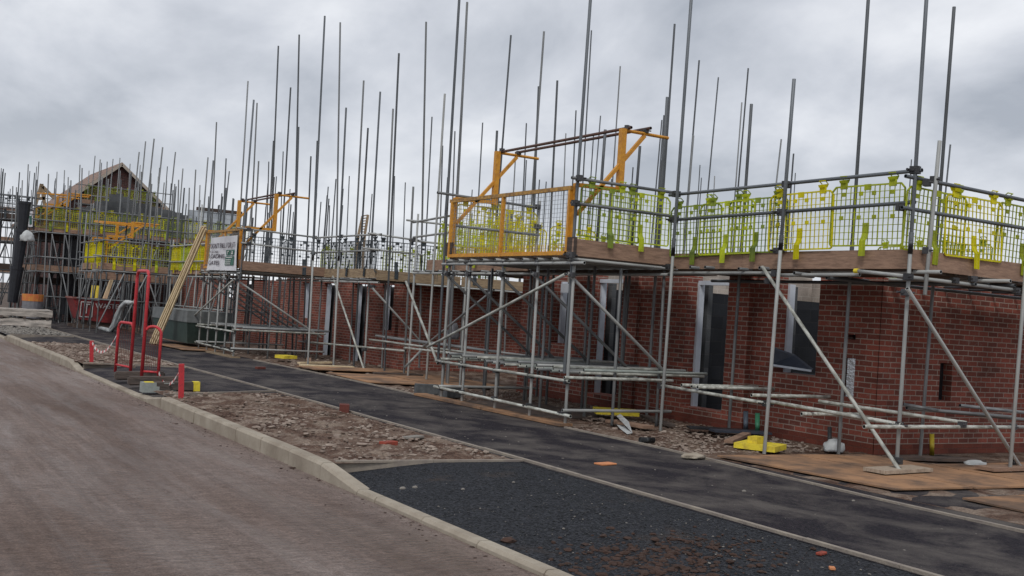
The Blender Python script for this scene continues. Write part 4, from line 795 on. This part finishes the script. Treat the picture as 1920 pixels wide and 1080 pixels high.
guard_row((x4b+.15, Y4+.62, 4.8), (x4c, Y4+.62, 4.8), ('yellow_guard', 'lime', 'green_guard'), 'brick guard on the long high run, %s from its left end', 'guards on the long high run', 10)
G4 = gate('raised orange loading gate on top of the tall far tower', x4a+.2, Y4+.2, Y4+2.8, 3.75, raised=True)
gs = ony(227, 340, 64)
SC6 = grid_scaffold('high scaffold wrapping the finished gable with green guards', ony(150, 380, 63).x, ony(312, 380, 63).x, 63, 66, [2.1, 4.1, 6.1], 9, 2, 25, sky=(.9, 2.8), sides=('side',), dens=.6)
guard_row((ony(168, 350, 63).x, 63.02, 7.15), (ony(290, 350, 63).x, 63.02, 7.15), ('green_guard', 'lime'), 'green brick guard in front of the brick gable, %s from the left', 'guards on the gable scaffold', 5)
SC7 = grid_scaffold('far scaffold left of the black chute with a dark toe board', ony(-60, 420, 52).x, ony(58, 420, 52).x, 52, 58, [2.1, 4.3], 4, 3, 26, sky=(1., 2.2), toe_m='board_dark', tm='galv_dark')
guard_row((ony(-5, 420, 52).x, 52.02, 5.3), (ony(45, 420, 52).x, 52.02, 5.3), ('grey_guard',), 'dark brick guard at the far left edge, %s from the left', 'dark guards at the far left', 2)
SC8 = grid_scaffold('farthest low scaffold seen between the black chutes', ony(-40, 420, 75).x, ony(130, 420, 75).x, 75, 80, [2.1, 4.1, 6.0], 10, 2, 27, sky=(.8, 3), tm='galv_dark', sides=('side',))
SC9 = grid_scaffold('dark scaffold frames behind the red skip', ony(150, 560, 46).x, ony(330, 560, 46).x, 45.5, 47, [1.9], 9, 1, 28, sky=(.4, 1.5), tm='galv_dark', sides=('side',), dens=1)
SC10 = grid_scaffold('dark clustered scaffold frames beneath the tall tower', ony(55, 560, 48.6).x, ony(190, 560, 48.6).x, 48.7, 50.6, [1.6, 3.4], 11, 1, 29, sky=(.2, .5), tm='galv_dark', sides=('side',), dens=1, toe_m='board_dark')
# small sign on the tall tower
b = MB(); a = [onx(*p, x4a-.12) for p in ((50, 398), (60, 396), (60, 425), (49, 426))]; b.hexa([p for p in a]+[p+Vector((.02, 0, 0)) for p in a]); o = link('sign', b.mesh('sign', 'sign_white')); tag(o, 'small white banner with a green panel on the corner of the tall far tower', 'sign')
b = MB(); a = [onx(*p, x4a-.14) for p in ((55, 405), (59, 404), (59, 420), (55, 421))]; b.hexa([p for p in a]+[p+Vector((.01, 0, 0)) for p in a]); link('safety_panel', b.mesh('safety_panel', 'sign_green'), o)

# ------------------------------------------------------------------ tall standards against the sky (rear scaffold runs)
RS = [thing('scaffold', 'rear scaffold standards rising behind the near house', 'scaffold', (16, 21, 0)), thing('scaffold', 'rear scaffold standards rising behind the second house', 'scaffold', (14, 28, 0)), thing('scaffold', 'rear scaffold standards rising behind the yellow guarded runs', 'scaffold', (14, 38, 0))]
POLES = [(1020,59,1000,340,4),(1010,162,1003,340,4),(1045,151,1036,340,4),(987,231,982,340,2.6),(1109,57,1093,340,3.2),(1080,207,1074,340,2.6),(1163,124,1149,335,2.6),(1126,217,1117,330,2.3),(1113,252,1108,330,2.2),(1265,45,1245,340,4.6),(1245,216,1236,340,3),(1241,225,1231,340,2.6),(1311,113,1292,340,3.2),(1300,254,1293,340,4),(1347,145,1329,340,2.7),(1403,128,1385,340,3),(1391,192,1380,340,2.6),(1465,261,1456,340,3),(1488,288,1484,340,3),(1782,271,1775,340,3.2),(1709,299,1707,330,2.2),
(406,229,401,340,3.2),(424,297,422,340,2.6),(430,321,428,340,2.2),(465,152,454,340,3.2),(482,193,475,340,3.5),(485,302,483,340,3),(522,86,512,340,3.1),(513,264,509,340,4),(504,303,503,340,2.2),(531,284,529,340,2.6),(545,164,535,340,3),(561,65,555,340,3.1),(560,238,557,340,3.5),(583,293,581,340,3),(595,264,592,340,3.2),(638,42,633,340,3.2),(690,240,684,340,3.6),(748,100,737,340,4),(810,219,804,340,3.2),(830,273,828,340,2.5),(853,246,850,340,2.6),(876,4,859,340,4.4),(870,120,858,340,4.6),(905,230,899,340,2.5),(932,245,927,340,4.5),(958,66,941,285,3.5),(967,287,964,340,3),(987,300,985,340,2.4),(760,342,758,400,2.4),(740,330,738,400,2.2),(700,385,699,430,2.),(655,330,652,400,2.3),(618,385,617,430,2),(1061,250,1058,330,2.3),(1340,330,1339,350,2.1)]
hs_ = [(12.0, 20.7, 9.8, 19.1), (12.0, 20.7, 24.7, 33.7), (12, 20.7, 35.8, 46.2)]
for (xt, yt, xb, yb, wd) in POLES:
    Z = 98./wd
    for _ in range(200):
        p = ond(xb, yb, Z)
        if p.x < 10.7 or any(a < p.x < b_ and c < p.y < d for a, b_, c, d in hs_): Z += .3
        else: break
    top = ond(xt, yt, Z); low = ond(xb, yb, Z); d = top-low; foot = low-d*(low.z/d.z)
    par = RS[0] if xt > 980 else RS[1] if xt > 600 else RS[2]
    tube('standard', foot, top, par, 'galv_dark' if random.random() < .6 else 'galv_dull')
rnd = random.Random(5)
for k, par in enumerate(RS):
    for j in range((10, 14, 26)[k]):
        px = (rnd.uniform(1010, 1500), rnd.uniform(480, 960), rnd.uniform(330, 620))[k]; Z = rnd.uniform(38, 52) if k < 2 else rnd.uniform(34, 60); yt = rnd.uniform(330, 400) if k else rnd.uniform(300, 345)
        top = ond(px, yt, Z); tube('standard', (top.x-.05*rnd.random(), top.y, 0), top, par, 'galv_dark')
POLES_L = [(24,349,22),(31,351,29),(34,357,33),(42,338,39),(53,308,50),(73,303,68),(59,356,58),(91,326,88),(107,322,103),(121,319,118),(128,332,126),(133,338,131),(150,309,147),(154,315,152),(167,320,163),(188,299,183),(201,303,198),(212,298,206),(225,296,219),(244,307,240),(261,285,253),(265,322,263),(273,265,266),(289,260,281),(305,276,297),(329,285,321),(343,316,337),(367,318,363),(375,347,372),(355,352,353),(390,295,384),(335,337,333),(297,331,295),(283,325,281)]
RS.append(thing('scaffold', 'rear scaffold standards rising round the far gable at the left', 'scaffold', (9, 50, 0)))
for (xt, yt, xb) in POLES_L:
    Z = 47+random.uniform(-4, 14) if xt < 250 else 40+random.uniform(-4, 8); top = ond(xt, yt, Z); low = ond(xb, yt+75, Z); d = top-low; tube('standard', low-d*(low.z/d.z), top, RS[3], 'galv_dull')
ld = thing('ladder', 'pale pole ladder standing up behind the second deck', 'ladder', (14, 30, 2.2)); b = MB()
l0, l1, m0, m1 = [ony(*p, 29.5) for p in ((672, 440), (680, 405), (684, 440), (690, 403))]; b.bar(l0, l1, .06); b.bar(m0, m1, .06); b.bar(l0-Vector((0, 0, 1.2)), l0, .06); b.bar(m0-Vector((0, 0, 1.2)), m0, .06); link('stile', b.mesh('stile', 'board_pale'), ld)
b = MB()
for k in range(8): b.bar(l0.lerp(l1, k/7), m0.lerp(m1, k/7), .03)
link('rung', b.mesh('rung', 'board_pale'), ld)

# ------------------------------------------------------------------ debris chutes
def chute(label, pts, Y, r=.42, n=8):
    o = thing('debris_chute', label, 'chute', ony(*pts[-1], Y)); P = [ony(*p, Y) for p in pts]
    for a, c in zip(P, P[1:]):
        d = (c-a); k = max(1, int(d.length/.95))
        for i in range(k):
            p = a+d*(i/k); q = a+d*((i+1.12)/k); b = MB(); b.cyl(p, q, r*1.1, 12, r*.82); b.cyl(p, p+(q-p)*.08, r*1.18, 12); link('chute_section', b.mesh('chute_section', 'chute', smooth=False), o)
    return o
chute('wide black rubbish chute hanging from the far left scaffold', [(46, 378), (42, 430), (32, 500), (24, 560)], 47.5, .23)
chute('second black rubbish chute, lower and right of the wide one', [(140, 450), (138, 500), (128, 545), (122, 585)], 48.5, .22)
# ------------------------------------------------------------------ small things
def tagbox(name, x0, x1, y0, y1, z0, z1, m, label, cat, group=None, rz=0, bevel=0):
    b = MB(); cx, cy = (x0+x1)/2, (y0+y1)/2; b.box(x0-cx, x1-cx, y0-cy, y1-cy, 0, z1-z0); me = b.mesh(name, m)
    if bevel:
        bm = bmesh.new(); bm.from_mesh(me); bmesh.ops.bevel(bm, geom=bm.edges[:], offset=bevel, segments=2, affect='EDGES'); bm.to_mesh(me); bm.free()
    o = link(name, me, None, M=Matrix.Translation((cx, cy, z0)) @ Matrix.Rotation(rz, 4, 'Z')); return tag(o, label, cat, group)
# slab packs
for z0, lb in ((.0, 'lower'), (.34, 'upper')):
    t = thing('slab_pack', 'pack of slabs wrapped in pale plastic, %s one of the stack by the kerb' % lb, 'pack', (5.5, 41.8, z0))
    b = MB(); b.box(4.6, 6.35, 41.2, 42.4, z0+.03, z0+.28); me = b.mesh('wrapping', 'wrap'); bm = bmesh.new(); bm.from_mesh(me); bmesh.ops.subdivide_edges(bm, edges=bm.edges[:], cuts=7, use_grid_fill=True)
    for v in bm.verts: v.co += Vector((1, 1, 1))*.035*noise.noise(v.co*3.1)+Vector((0, -.03, 0))*noise.noise(v.co*Vector((2, 2, 9)))
    bm.to_mesh(me); bm.free(); link('wrapping', me, t)
    b = MB()
    for x in (4.65, 5.4, 6.15): boxpart('bearer', x, x+.1, 41.18, 42.4, z0-.04, z0+.04, 'timber_old', t)
# mortar tub
t = thing('mortar_tub', 'grey mortar tub with an orange and red rim behind the slab packs', 'tub', (5.7, 46, 0)); p = ony(59, 590, 46)
b = MB(); b.cyl((p.x, 46, .05), (p.x, 46, .85), .33, 16, .38); bk_ = link('bucket', b.mesh('bucket', 'tub_grey', False), t); b = MB(); b.cyl((p.x, 46, .85), (p.x, 46, 1.12), .39, 16, .40); link('rim', b.mesh('rim', 'tub_orange'), bk_)
# red skip
SK = thing('skip', 'rusty red tipping skip with a boxed letter T and WASTE in white', 'skip', (7.6, 43, 0)); x0 = ony(134, 600, 43).x; x1 = x0+1.95; y0, y1 = 43, 44.5
b = MB(); b.hexa([(x0+.28, y0+.1, .32), (x1-.25, y0+.1, .2), (x1-.25, y1-.1, .2), (x0+.28, y1-.1, .32), (x0, y0, 1.1), (x1, y0, 1.1), (x1, y1, 1.1), (x0, y1, 1.1)]); skb = link('body', b.mesh('body', 'red_skip'), SK)
b = MB(); b.bar((x0-.03, y0, 1.12), (x1, y0, 1.12), .07, .06); b.bar((x0, y0, 1.12), (x0, y1, 1.12), .07, .06); link('rim', b.mesh('rim', 'skip_rim'), skb)
b = MB(); b.box(x0+.1, x1-.1, y0+.1, y0+.25, 0, .12); b.box(x0+.1, x1-.1, y1-.25, y1-.1, 0, .12); b.box(x0+.3, x1-.3, y0+.2, y1-.2, .12, .3); link('skid', b.mesh('skid', 'board_dark'), SK)
b = MB(); q = lambda x, z: Vector((x0+x, y0+.1-.1*(z-.32)/.78-.015, z)); bx = [(.3, .42), (.72, .42), (.72, .98), (.3, .98)]
for i in range(4): b.bar(q(*bx[i]), q(*bx[(i+1) % 4]), .02, .03)
b.bar(q(.51, .55), q(.51, .9), .02, .035); b.bar(q(.4, .9), q(.62, .9), .02, .035); link('boxed_letter', b.mesh('boxed_letter', 'white_paint'), skb)
tm_ = text_mesh('WASTE', .26, 'white_paint'); link('lettering', tm_, skb, M=Matrix.Translation((x0+.8, y0-.03, .78)) @ Matrix.Rotation(R(90), 4, 'X'))
# green tub with grey cover
GT = thing('green_skip', 'dark green site container with a grey sheeted top behind the red hoop', 'container', (8, 32.5, 0)); gx = 8.3
b = MB(); b.hexa([(gx+.1, 31.0, .15), (gx+1.2, 31.0, .15), (gx+1.2, 34.6, .15), (gx+.1, 34.6, .15), (gx, 30.8, .75), (gx+1.3, 30.8, .75), (gx+1.3, 34.8, .75), (gx, 34.8, .75)]); link('body', b.mesh('body', 'green_tub'), GT)
b = MB(); b.box(gx-.02, gx+1.32, 30.78, 34.82, .75, 1.08); link('cover', b.mesh('cover', 'tarp'), GT)
b = MB(); P = [onx(*p, gx-.1) for p in ((247, 568), (236, 567), (228, 575), (222, 592), (215, 608), (207, 620), (196, 627), (186, 629))]; 
for dy, rr_ in ((0, .075), (.13, .06), (-.12, .065), (.22, .05), (-.2, .045)):
    Q = [p+Vector((random.uniform(-.04, .04), dy*(.5+1.1*i/7)+random.uniform(-.05, .05), random.uniform(-.02, .02))) for i, p in enumerate(P)]; Q[-1].z = .04; Q[-2].z = max(.06, min(Q[-2].z, .2)); b.path(Q, rr_, 7)
sh = link('plastic_sheet', b.mesh('plastic_sheet', 'sheet_white', True)); tag(sh, 'white plastic sheeting trailing from the green container onto the path', 'sheet')
# timber battens
tp = onx(381, 424, 8.48); bt = Vector((7.75, 32.4, .03))
for k in range(6):
    o_ = Vector((.05*(k % 3), -.075*k, 0)); a = bt+o_+Vector((0, .2, 0)); c = tp+Vector((.03*(k % 3), -.035*k+.08, -.08*(k % 2)))
    tag(plank('timber_batten', a, c, .05, .045, 'timber_new'), 'long pale new batten in the bundle leaning against the banner scaffold', 'timber', 'battens leaning on the scaffold')
for k in range(3): a = ony(190+k*3, 570, 44); c = ony(207+k*2, 525, 44); tag(plank('timber_batten', a-(c-a)*.9, c, .07, .05, 'timber_new'), 'pale short batten propped behind the red skip', 'timber', 'battens behind the red skip')
for k, px in enumerate((170, 178)): p = ony(px, 570, 44.8); tag(tube('yellow_post', (p.x, 44.8, 0), (p.x+.05, 44.8, 1.62), None, 'pipe_yellow', 2.6), 'yellow sleeved post behind the red skip, %s of two' % ('left', 'right')[k], 'post')
# red barriers
RB = thing('red_barrier', 'red steel barrier with a tall hoop between two wire mesh wings', 'barrier', (4.6, 21, 0))
A0 = onz(216, 697); A1 = onz(244, 703); A2 = onz(265, 711); A3 = onz(296, 713)
def hoopz(a, b_, z0, z1, r, rc=.14):
    a = Vector((a.x, a.y, z0)); b_ = Vector((b_.x, b_.y, z0)); d = (b_-a).normalized(); u = Vector((0, 0, 1)); T = z1-z0
    pts = [a]+[a+u*(T-rc)+d*(rc*(1-math.cos(t)))+u*(rc*math.sin(t)) for t in [i*math.pi/10 for i in range(6)]]
    pts += [b_+u*(T-rc)-d*(rc*(1-math.cos(t)))+u*(rc*math.sin(t)) for t in [i*math.pi/10 for i in range(5, -1, -1)]]+[b_]; return pts
b = MB(); b.path(hoopz(A1, A2, 0, 1.93, .028), .03, 10); link('hoop', b.mesh('hoop', 'red_paint', True), RB)
for (p, q) in ((A0, A1), (A2, A3)):
    b = MB(); b.path(hoopz(p, q, 0, .95, .024), .026, 10); zz = Vector((0, 0, .14)); b.path([p+zz, q+zz], .02, 8); wf = link('wing_frame', b.mesh('wing_frame', 'red_paint', True), RB)
    b = MB()
    for k in range(1, 9): c = p.lerp(q, k/9); b.bar(c+Vector((0, 0, .16)), c+Vector((0, 0, .82)), .006)
    for z in (.3, .62): b.bar(p+Vector((0, 0, z)), q+Vector((0, 0, z)), .005)
    link('wire_mesh', b.mesh('wire_mesh', 'dark_brick'), wf)
logs = [((180, 706), (255, 703), 'timber_old', 'farthest weathered timber sleeper on the crossing under the red barrier'), ((206, 716), (264, 714), 'timber_old', 'second weathered timber sleeper on the crossing under the red hoop'), ((226, 727), (307, 722), 'timber_old', 'weathered timber sleeper with yellow painted ends by the kerb')]
for k, (a, c, m, lb) in enumerate(logs):
    p = onz(*a); q = onz(*c); p.x = max(p.x, 4.22); p.z = -.05; p.x = max(p.x, 4.05+.1*k); q.y = p.y-.08; q.x = p.x+.86; q.z = -.02; b = MB(); L = (q-p)
    b.bar(p+Vector((0, 0, .075)), q+Vector((0, 0, .075)), .17, .15); me = b.mesh('timber_sleeper', m); bm = bmesh.new(); bm.from_mesh(me); bmesh.ops.bevel(bm, geom=bm.edges[:], offset=.025, segments=2, affect='EDGES'); bm.to_mesh(me); bm.free(); o = tag(link('timber_sleeper', me), lb, 'timber')
    if k == 2:
        b = MB(); d = L.normalized(); b.bar(p-d*.004+Vector((0, 0, .078)), p+d*.14+Vector((0, 0, .078)), .176, .152); link('painted_end', b.mesh('painted_end', 'foam'), o); b = MB(); b.bar(q-d*.1+Vector((0, 0, .078)), q+d*.004+Vector((0, 0, .078)), .176, .152); link('painted_end', b.mesh('painted_end', 'foam'), o)
b = MB(); p = onz(250, 738, -.09); p.x = 4.2
for (u0, u1, h) in ((0, .22, .13), (.22, .34, .07), (.34, .5, .13), (.5, .66, .07)): b.box(p.x+u0, p.x+u1, p.y-.1, p.y+.1, -.06, h-.03)
tag(link('barrier_foot', b.mesh('barrier_foot', 'grey_plastic')), 'grey moulded barrier foot beside the yellow-ended sleeper', 'block')
b = MB(); b.box(p.x-.002, p.x, p.y-.1, p.y-.03, .05, .12)
for (foot, h, lb) in (((340, 747), .52, 'red marker post on the verge corner nearest the kerb, with striped tape'), ((172, 679), .45, 'red marker post on the farther verge, with striped tape')):
    f = onz(*foot); b = MB(); b.bar(f-Vector((0, 0, .1)), f+Vector((-.04, -.02, h)), .04, .075, Vector((1, 0, 0))); tag(link('marker_post', b.mesh('marker_post', 'red_paint')), lb, 'post')
def tape(a, c, sag, lb):
    n = 16; P = [a.lerp(c, i/n)-Vector((0, 0, sag*4*(i/n)*(1-i/n))) for i in range(n+1)]; b = MB()
    for i in range(n): b.quad(P[i], P[i+1], P[i+1]+Vector((.01, 0, .05)), P[i]+Vector((.01, 0, .05)), mi=i % 2)
    tag(link('striped_tape', b.mesh('striped_tape', ['white_paint', 'tape_red'])), lb, 'tape')
tape(onz(296, 713)+Vector((0, 0, .12)), onz(340, 747)+Vector((-.03, 0, .48)), .26, 'red and white tape sagging from the right mesh wing to the near red post'); tape(onz(172, 679)+Vector((-.03, 0, .4)), A0+Vector((0, 0, .75)), .3, 'red and white tape sagging from the far red post to the left mesh wing')
# plywood sheets on the ground
def ply(pts, z, lb, m='ply', th=.018, cat='plywood'):
    P = [Vector((*p, z+random.uniform(-.004, .006))) for p in pts]; b = MB(); b.hexa(P+[p+Vector((0, 0, th)) for p in P]); return tag(link('plywood_sheet', b.mesh('plywood_sheet', m)), lb, cat)
ply([(9.5, 7.53), (10.7, 7.45), (10.55, 9.93), (9.25, 9.97)], .012, 'orange-brown plywood sheet on the path edge below the near corner scaffold')
ply([(10.72, 7.42), (12.0, 7.36), (11.9, 9.85), (10.58, 9.93)], .008, 'orange-brown plywood sheet under the corner standard beside the brick wall')
ply([(12.02, 7.2), (14.4, 7.1), (14.4, 8.9), (12.02, 9.0)], .008, 'plywood sheet at the right edge below the gable')
ply([(9.75, 4.6), (12.2, 4.5), (12.2, 6.95), (9.85, 6.97)], .008, 'plywood sheet at the bottom right corner beside the path')
ply([(9.05, 19.9), (10.3, 19.6), (10.4, 22.0), (9.1, 22.3)], .03, 'orange plywood sheet left of the near loading bay beside the edging')
ply([(10.32, 19.6), (12.0, 19.4), (12.0, 22.6), (10.42, 22.4)], .04, 'orange plywood sheet between the loading bay and the house gap')
ply([(9.1, 23.0), (11.6, 22.9), (11.6, 24.0), (9.1, 24.1)], .04, 'plywood sheet under the corner of the second scaffold')
ply([(7.9, 29.5), (9.0, 29.4), (9.0, 32.6), (7.8, 32.7)], .03, 'plywood sheet on the path at the foot of the leaning battens')
ply([(9.2, 14), (10.8, 14.1), (10.8, 16.8), (9.3, 16.6)], .0, 'muddy plywood sheet under the loading bay lower lift', 'board_dark')
def soleboard(p, q, lb, m='board_pale', w_=.24): return tag(plank('sole_board', Vector(p), Vector(q), w_, .04, m), lb, 'board')
soleboard((10.25, 8.42, .065), (11.2, 8.5, .065), 'pale sole board under the corner standard', 'timber_grey', .3); soleboard((12.2, 8.35, .065), (13.4, 8.35, .065), 'sole board under the standard at the right edge', 'board', .28)
soleboard((9.08, 13.0, .03), (9.05, 15.2, .03), 'nearer reddish sole board along the path edge below the loading bay', 'ply'); soleboard((9.05, 15.25, .03), (9.02, 17.6, .03), 'farther reddish sole board along the path edge below the loading bay', 'ply')
soleboard((8.62, 27.2, .02), (8.6, 31, .02), 'sole board along the path below the banner bay', 'board_pale'); soleboard((11.9, 9.5, .04), (13.2, 9.1, .04), 'dark sole board beside the gable wall foot', 'board_dark')
soleboard((10.3, 12.6, .05), (10.2, 13.4, .05), 'short brown board on the soil beside the third standard', 'board'); soleboard((10.2, 22.2, .07), (11.3, 22.0, .07), 'dark sole board under the leaning prop left of the loading bay', 'board_dark'); soleboard((9.3, 24.4, .05), (10.6, 24.3, .05), 'yellowish board end on the soil under the second scaffold', 'timber_new')
for (x, y, z, a, l, m, lb) in ((10.4, 11.0, .05, .6, 1.2, 'board', 'splintered brown board on the stones left of the yellow foam'), (11.0, 12.9, .04, 1.3, 1.1, 'timber_old', 'grey board on the soil below the doorway'), (9.6, 25.3, .05, .3, 1.0, 'timber_new', 'pale board under the second scaffold near the path'), (10.2, 26.2, .05, 1.2, .9, 'board', 'brown board under the second scaffold by the wall')):
    soleboard((x, y, z), (x+l*math.cos(a), y+l*math.sin(a), z+.02), lb, m, .12)
tagbox('insulation_board', 10.2, 10.75, 10.2, 10.75, .03, .10, 'foam', 'flat yellow foam square under the second standard', 'foam', rz=.5); o = tagbox('insulation_block', 10.3, 10.52, 10.42, 10.56, .102, .19, 'foam', 'small yellow block lying on the yellow foam square', 'block', rz=.3)
tagbox('insulation_board', 10.45, 11.15, 13.85, 14.3, .08, .16, 'foam', 'yellow foam board on the soil below the near end of the loading bay', 'foam', rz=-.5)
tagbox('insulation_board', 9.6, 9.85, 17.9, 18.2, .02, .1, 'foam', 'small yellow offcut beyond the loading bay standards', 'foam'); tagbox('insulation_board', 9.5, 9.9, 26.3, 26.7, .08, .16, 'foam', 'yellow offcut under the banner bay', 'foam', rz=.3)
for (x, y, rz, lb) in ((9.35, 17.3, .3, 'grey concrete block beside the left foot of the loading bay'), (9.15, 17.9, -.3, 'grey concrete block lying flat by the path edging')): tagbox('concrete_block', x, x+.44, y, y+.21, .0, .18, 'block', lb, 'block', rz=rz, bevel=.006)
tagbox('slate_strip', 10.9, 12.0, 12.1, 12.35, .05, .08, 'black_strip', 'long black plastic strip on the soil below the doorway', 'strip', rz=-.5); tagbox('slate_strip', 11.0, 11.9, 11.75, 12.0, .06, .09, 'slate', 'grey-black strip lying in front of the long black strip', 'strip', rz=-.35)
for (x, y, h, m, r_, lb) in ((11.93, 12.25, .34, 'pipe_blue', 1.5, 'blue-grey duct standing at the wall foot'), (11.93, 12.0, .34, 'pipe_green', 1.5, 'green duct standing at the wall foot'), (11.97, 10.62, .3, 'rubber', 1.2, 'black pipe bent into the wall near the corner'), (13.2, 9.86, .3, 'pipe_yellow', 1.3, 'yellow gas pipe rising at the gable foot')):
    tag(tube('service_pipe', (x, y, -.05), (x-.03, y, h), None, m, r_), lb, 'pipe')
tag(tube('pipe_offcut', onz(1200, 825, .04), onz(1200, 825, .04)+Vector((.22, -.02, 0)), None, 'rubber', 1.6), 'short black pipe offcut on the stones beside the path', 'pipe')
def blob(name, p, s, m, lb, cat, seed=0):
    bm = bmesh.new(); bmesh.ops.create_icosphere(bm, subdivisions=3, radius=1)
    for v in bm.verts: k = 1+.28*noise.noise(v.co*2.2+Vector((seed, 0, 0)))+.1*noise.noise(v.co*6); v.co = Vector((v.co.x*s[0]*k, v.co.y*s[1]*k, max(-.3, v.co.z)*s[2]*k))
    me = bpy.data.meshes.new(name); bm.to_mesh(me); bm.free(); me.materials.append(MATS[m]); me.polygons.foreach_set('use_smooth', [True]*len(me.polygons)); return tag(link(name, me, loc=Vector(p)+Vector((0, 0, s[2]*.3))), lb, cat)
blob('plastic_bag', (11.75, 10.35, 0), (.16, .13, .13), 'sheet_white', 'white bag behind the inner standard at the wall foot', 'bag', 3); blob('wrapped_packet', onz(1828, 874), (.19, .11, .06), 'sheet_white', 'white crumpled packet on the ground below the gable', 'packet', 5)
blob('cement_lump', onz(1300, 858, .02), (.16, .09, .045), 'concrete', 'pale lump of set mortar beside the path edging', 'lump', 8); blob('plastic_bag', onx(850, 622, 11.2)-Vector((0, 0, .15)), (.13, .13, .26), 'tub_grey', 'grey bag on the tubes behind the loading bay', 'bag', 9)
blob('plastic_bag', ony(51, 452, 47), (.26, .22, .32), 'sheet_white', 'white bag tied below the sign on the tall tower', 'bag', 12)
b = MB(); P = [onz(*p, .02) for p in ((1155, 795), (1162, 790), (1178, 806), (1186, 812), (1176, 814), (1163, 804))]; b.poly(P); b.poly([p+Vector((0, 0, .12)) for p in P[:3]]+[P[3]]); 
me = b.mesh('torn_wrap', 'sheet_white'); tag(link('torn_wrap', me), 'torn white plastic wrap on the stones at the foot of a standard', 'wrap')
def brick_obj(p, rz, m, lb, s=(.215, .1025, .065), holes=False):
    bm = bmesh.new(); bmesh.ops.create_cube(bm, size=1)
    for v in bm.verts: v.co = Vector((v.co.x*s[0], v.co.y*s[1], v.co.z*s[2]))
    bmesh.ops.bevel(bm, geom=bm.edges[:], offset=.004, segments=1, affect='EDGES'); me = bpy.data.meshes.new('brick'); bm.to_mesh(me); bm.free(); me.materials.append(MATS[m])
    t = thing('brick', lb, 'brick', p); link('brick_body', me, t, M=Matrix.Translation(Vector(p)+Vector((0, 0, s[2]/2))) @ Matrix.Rotation(rz, 4, 'Z'))
    if holes:
        b = MB()
        for k in (-1, 0, 1): b.cyl(Vector(p)+Vector((math.cos(rz)*k*.06, math.sin(rz)*k*.06, s[2]-.004)), Vector(p)+Vector((math.cos(rz)*k*.06, math.sin(rz)*k*.06, s[2]+.0012)), .017, 8)
        link('core_hole', b.mesh('core_hole', 'dark_brick'), t)
    return t
brick_obj(onz(728, 838), .4, 'red_brick', 'red perforated brick lying in the middle of the near verge', holes=True); brick_obj(onz(645, 773), 1.2, 'dark_brick', 'dark red brick propped on the path edging', (.2, .14, .12))
brick_obj(onz(1560, 1068), .9, 'orange_clay', 'pale brick chip on the asphalt at the bottom edge', (.05, .04, .02)); brick_obj(onz(1540, 1040), .3, 'red_brick', 'thin red brick fragment beside the edging at the bottom', (.10, .045, .02)); brick_obj(onz(1135, 871), .2, 'orange_clay', 'orange clay tile fragment lying on the footpath', (.24, .13, .018))
brick_obj(onz(488, 692), .3, 'dark_brick', 'brown brick fragment on the far footpath', (.22, .1, .05)); brick_obj(onz(248+0, 860*0+690), .3, 'stone', 'grey stone lump on the farther verge', (.1, .08, .06)); brick_obj(onz(775, 822), .5, 'chips', 'pale broken slab piece beside the perforated brick', (.3, .12, .03))
for k, (px, py, s) in enumerate(((755, 917, .028), (778, 915, .026), (868, 918, .018), (963, 905, .016), (1395, 922, .024), (1600, 940, .02))): blob('pebble', onz(px, py, .0), (s, s*.7, s*.6), 'chips', ('pale pebble on the fresh asphalt, leftmost of the pair', 'pale pebble on the fresh asphalt, right of the pair', 'small pebble in the middle of the fresh asphalt', 'tiny pebble on the asphalt below the verge corner', 'white chip on the footpath left of the foot board', 'pale chip on the footpath before the plywood')[k], 'pebble', k)
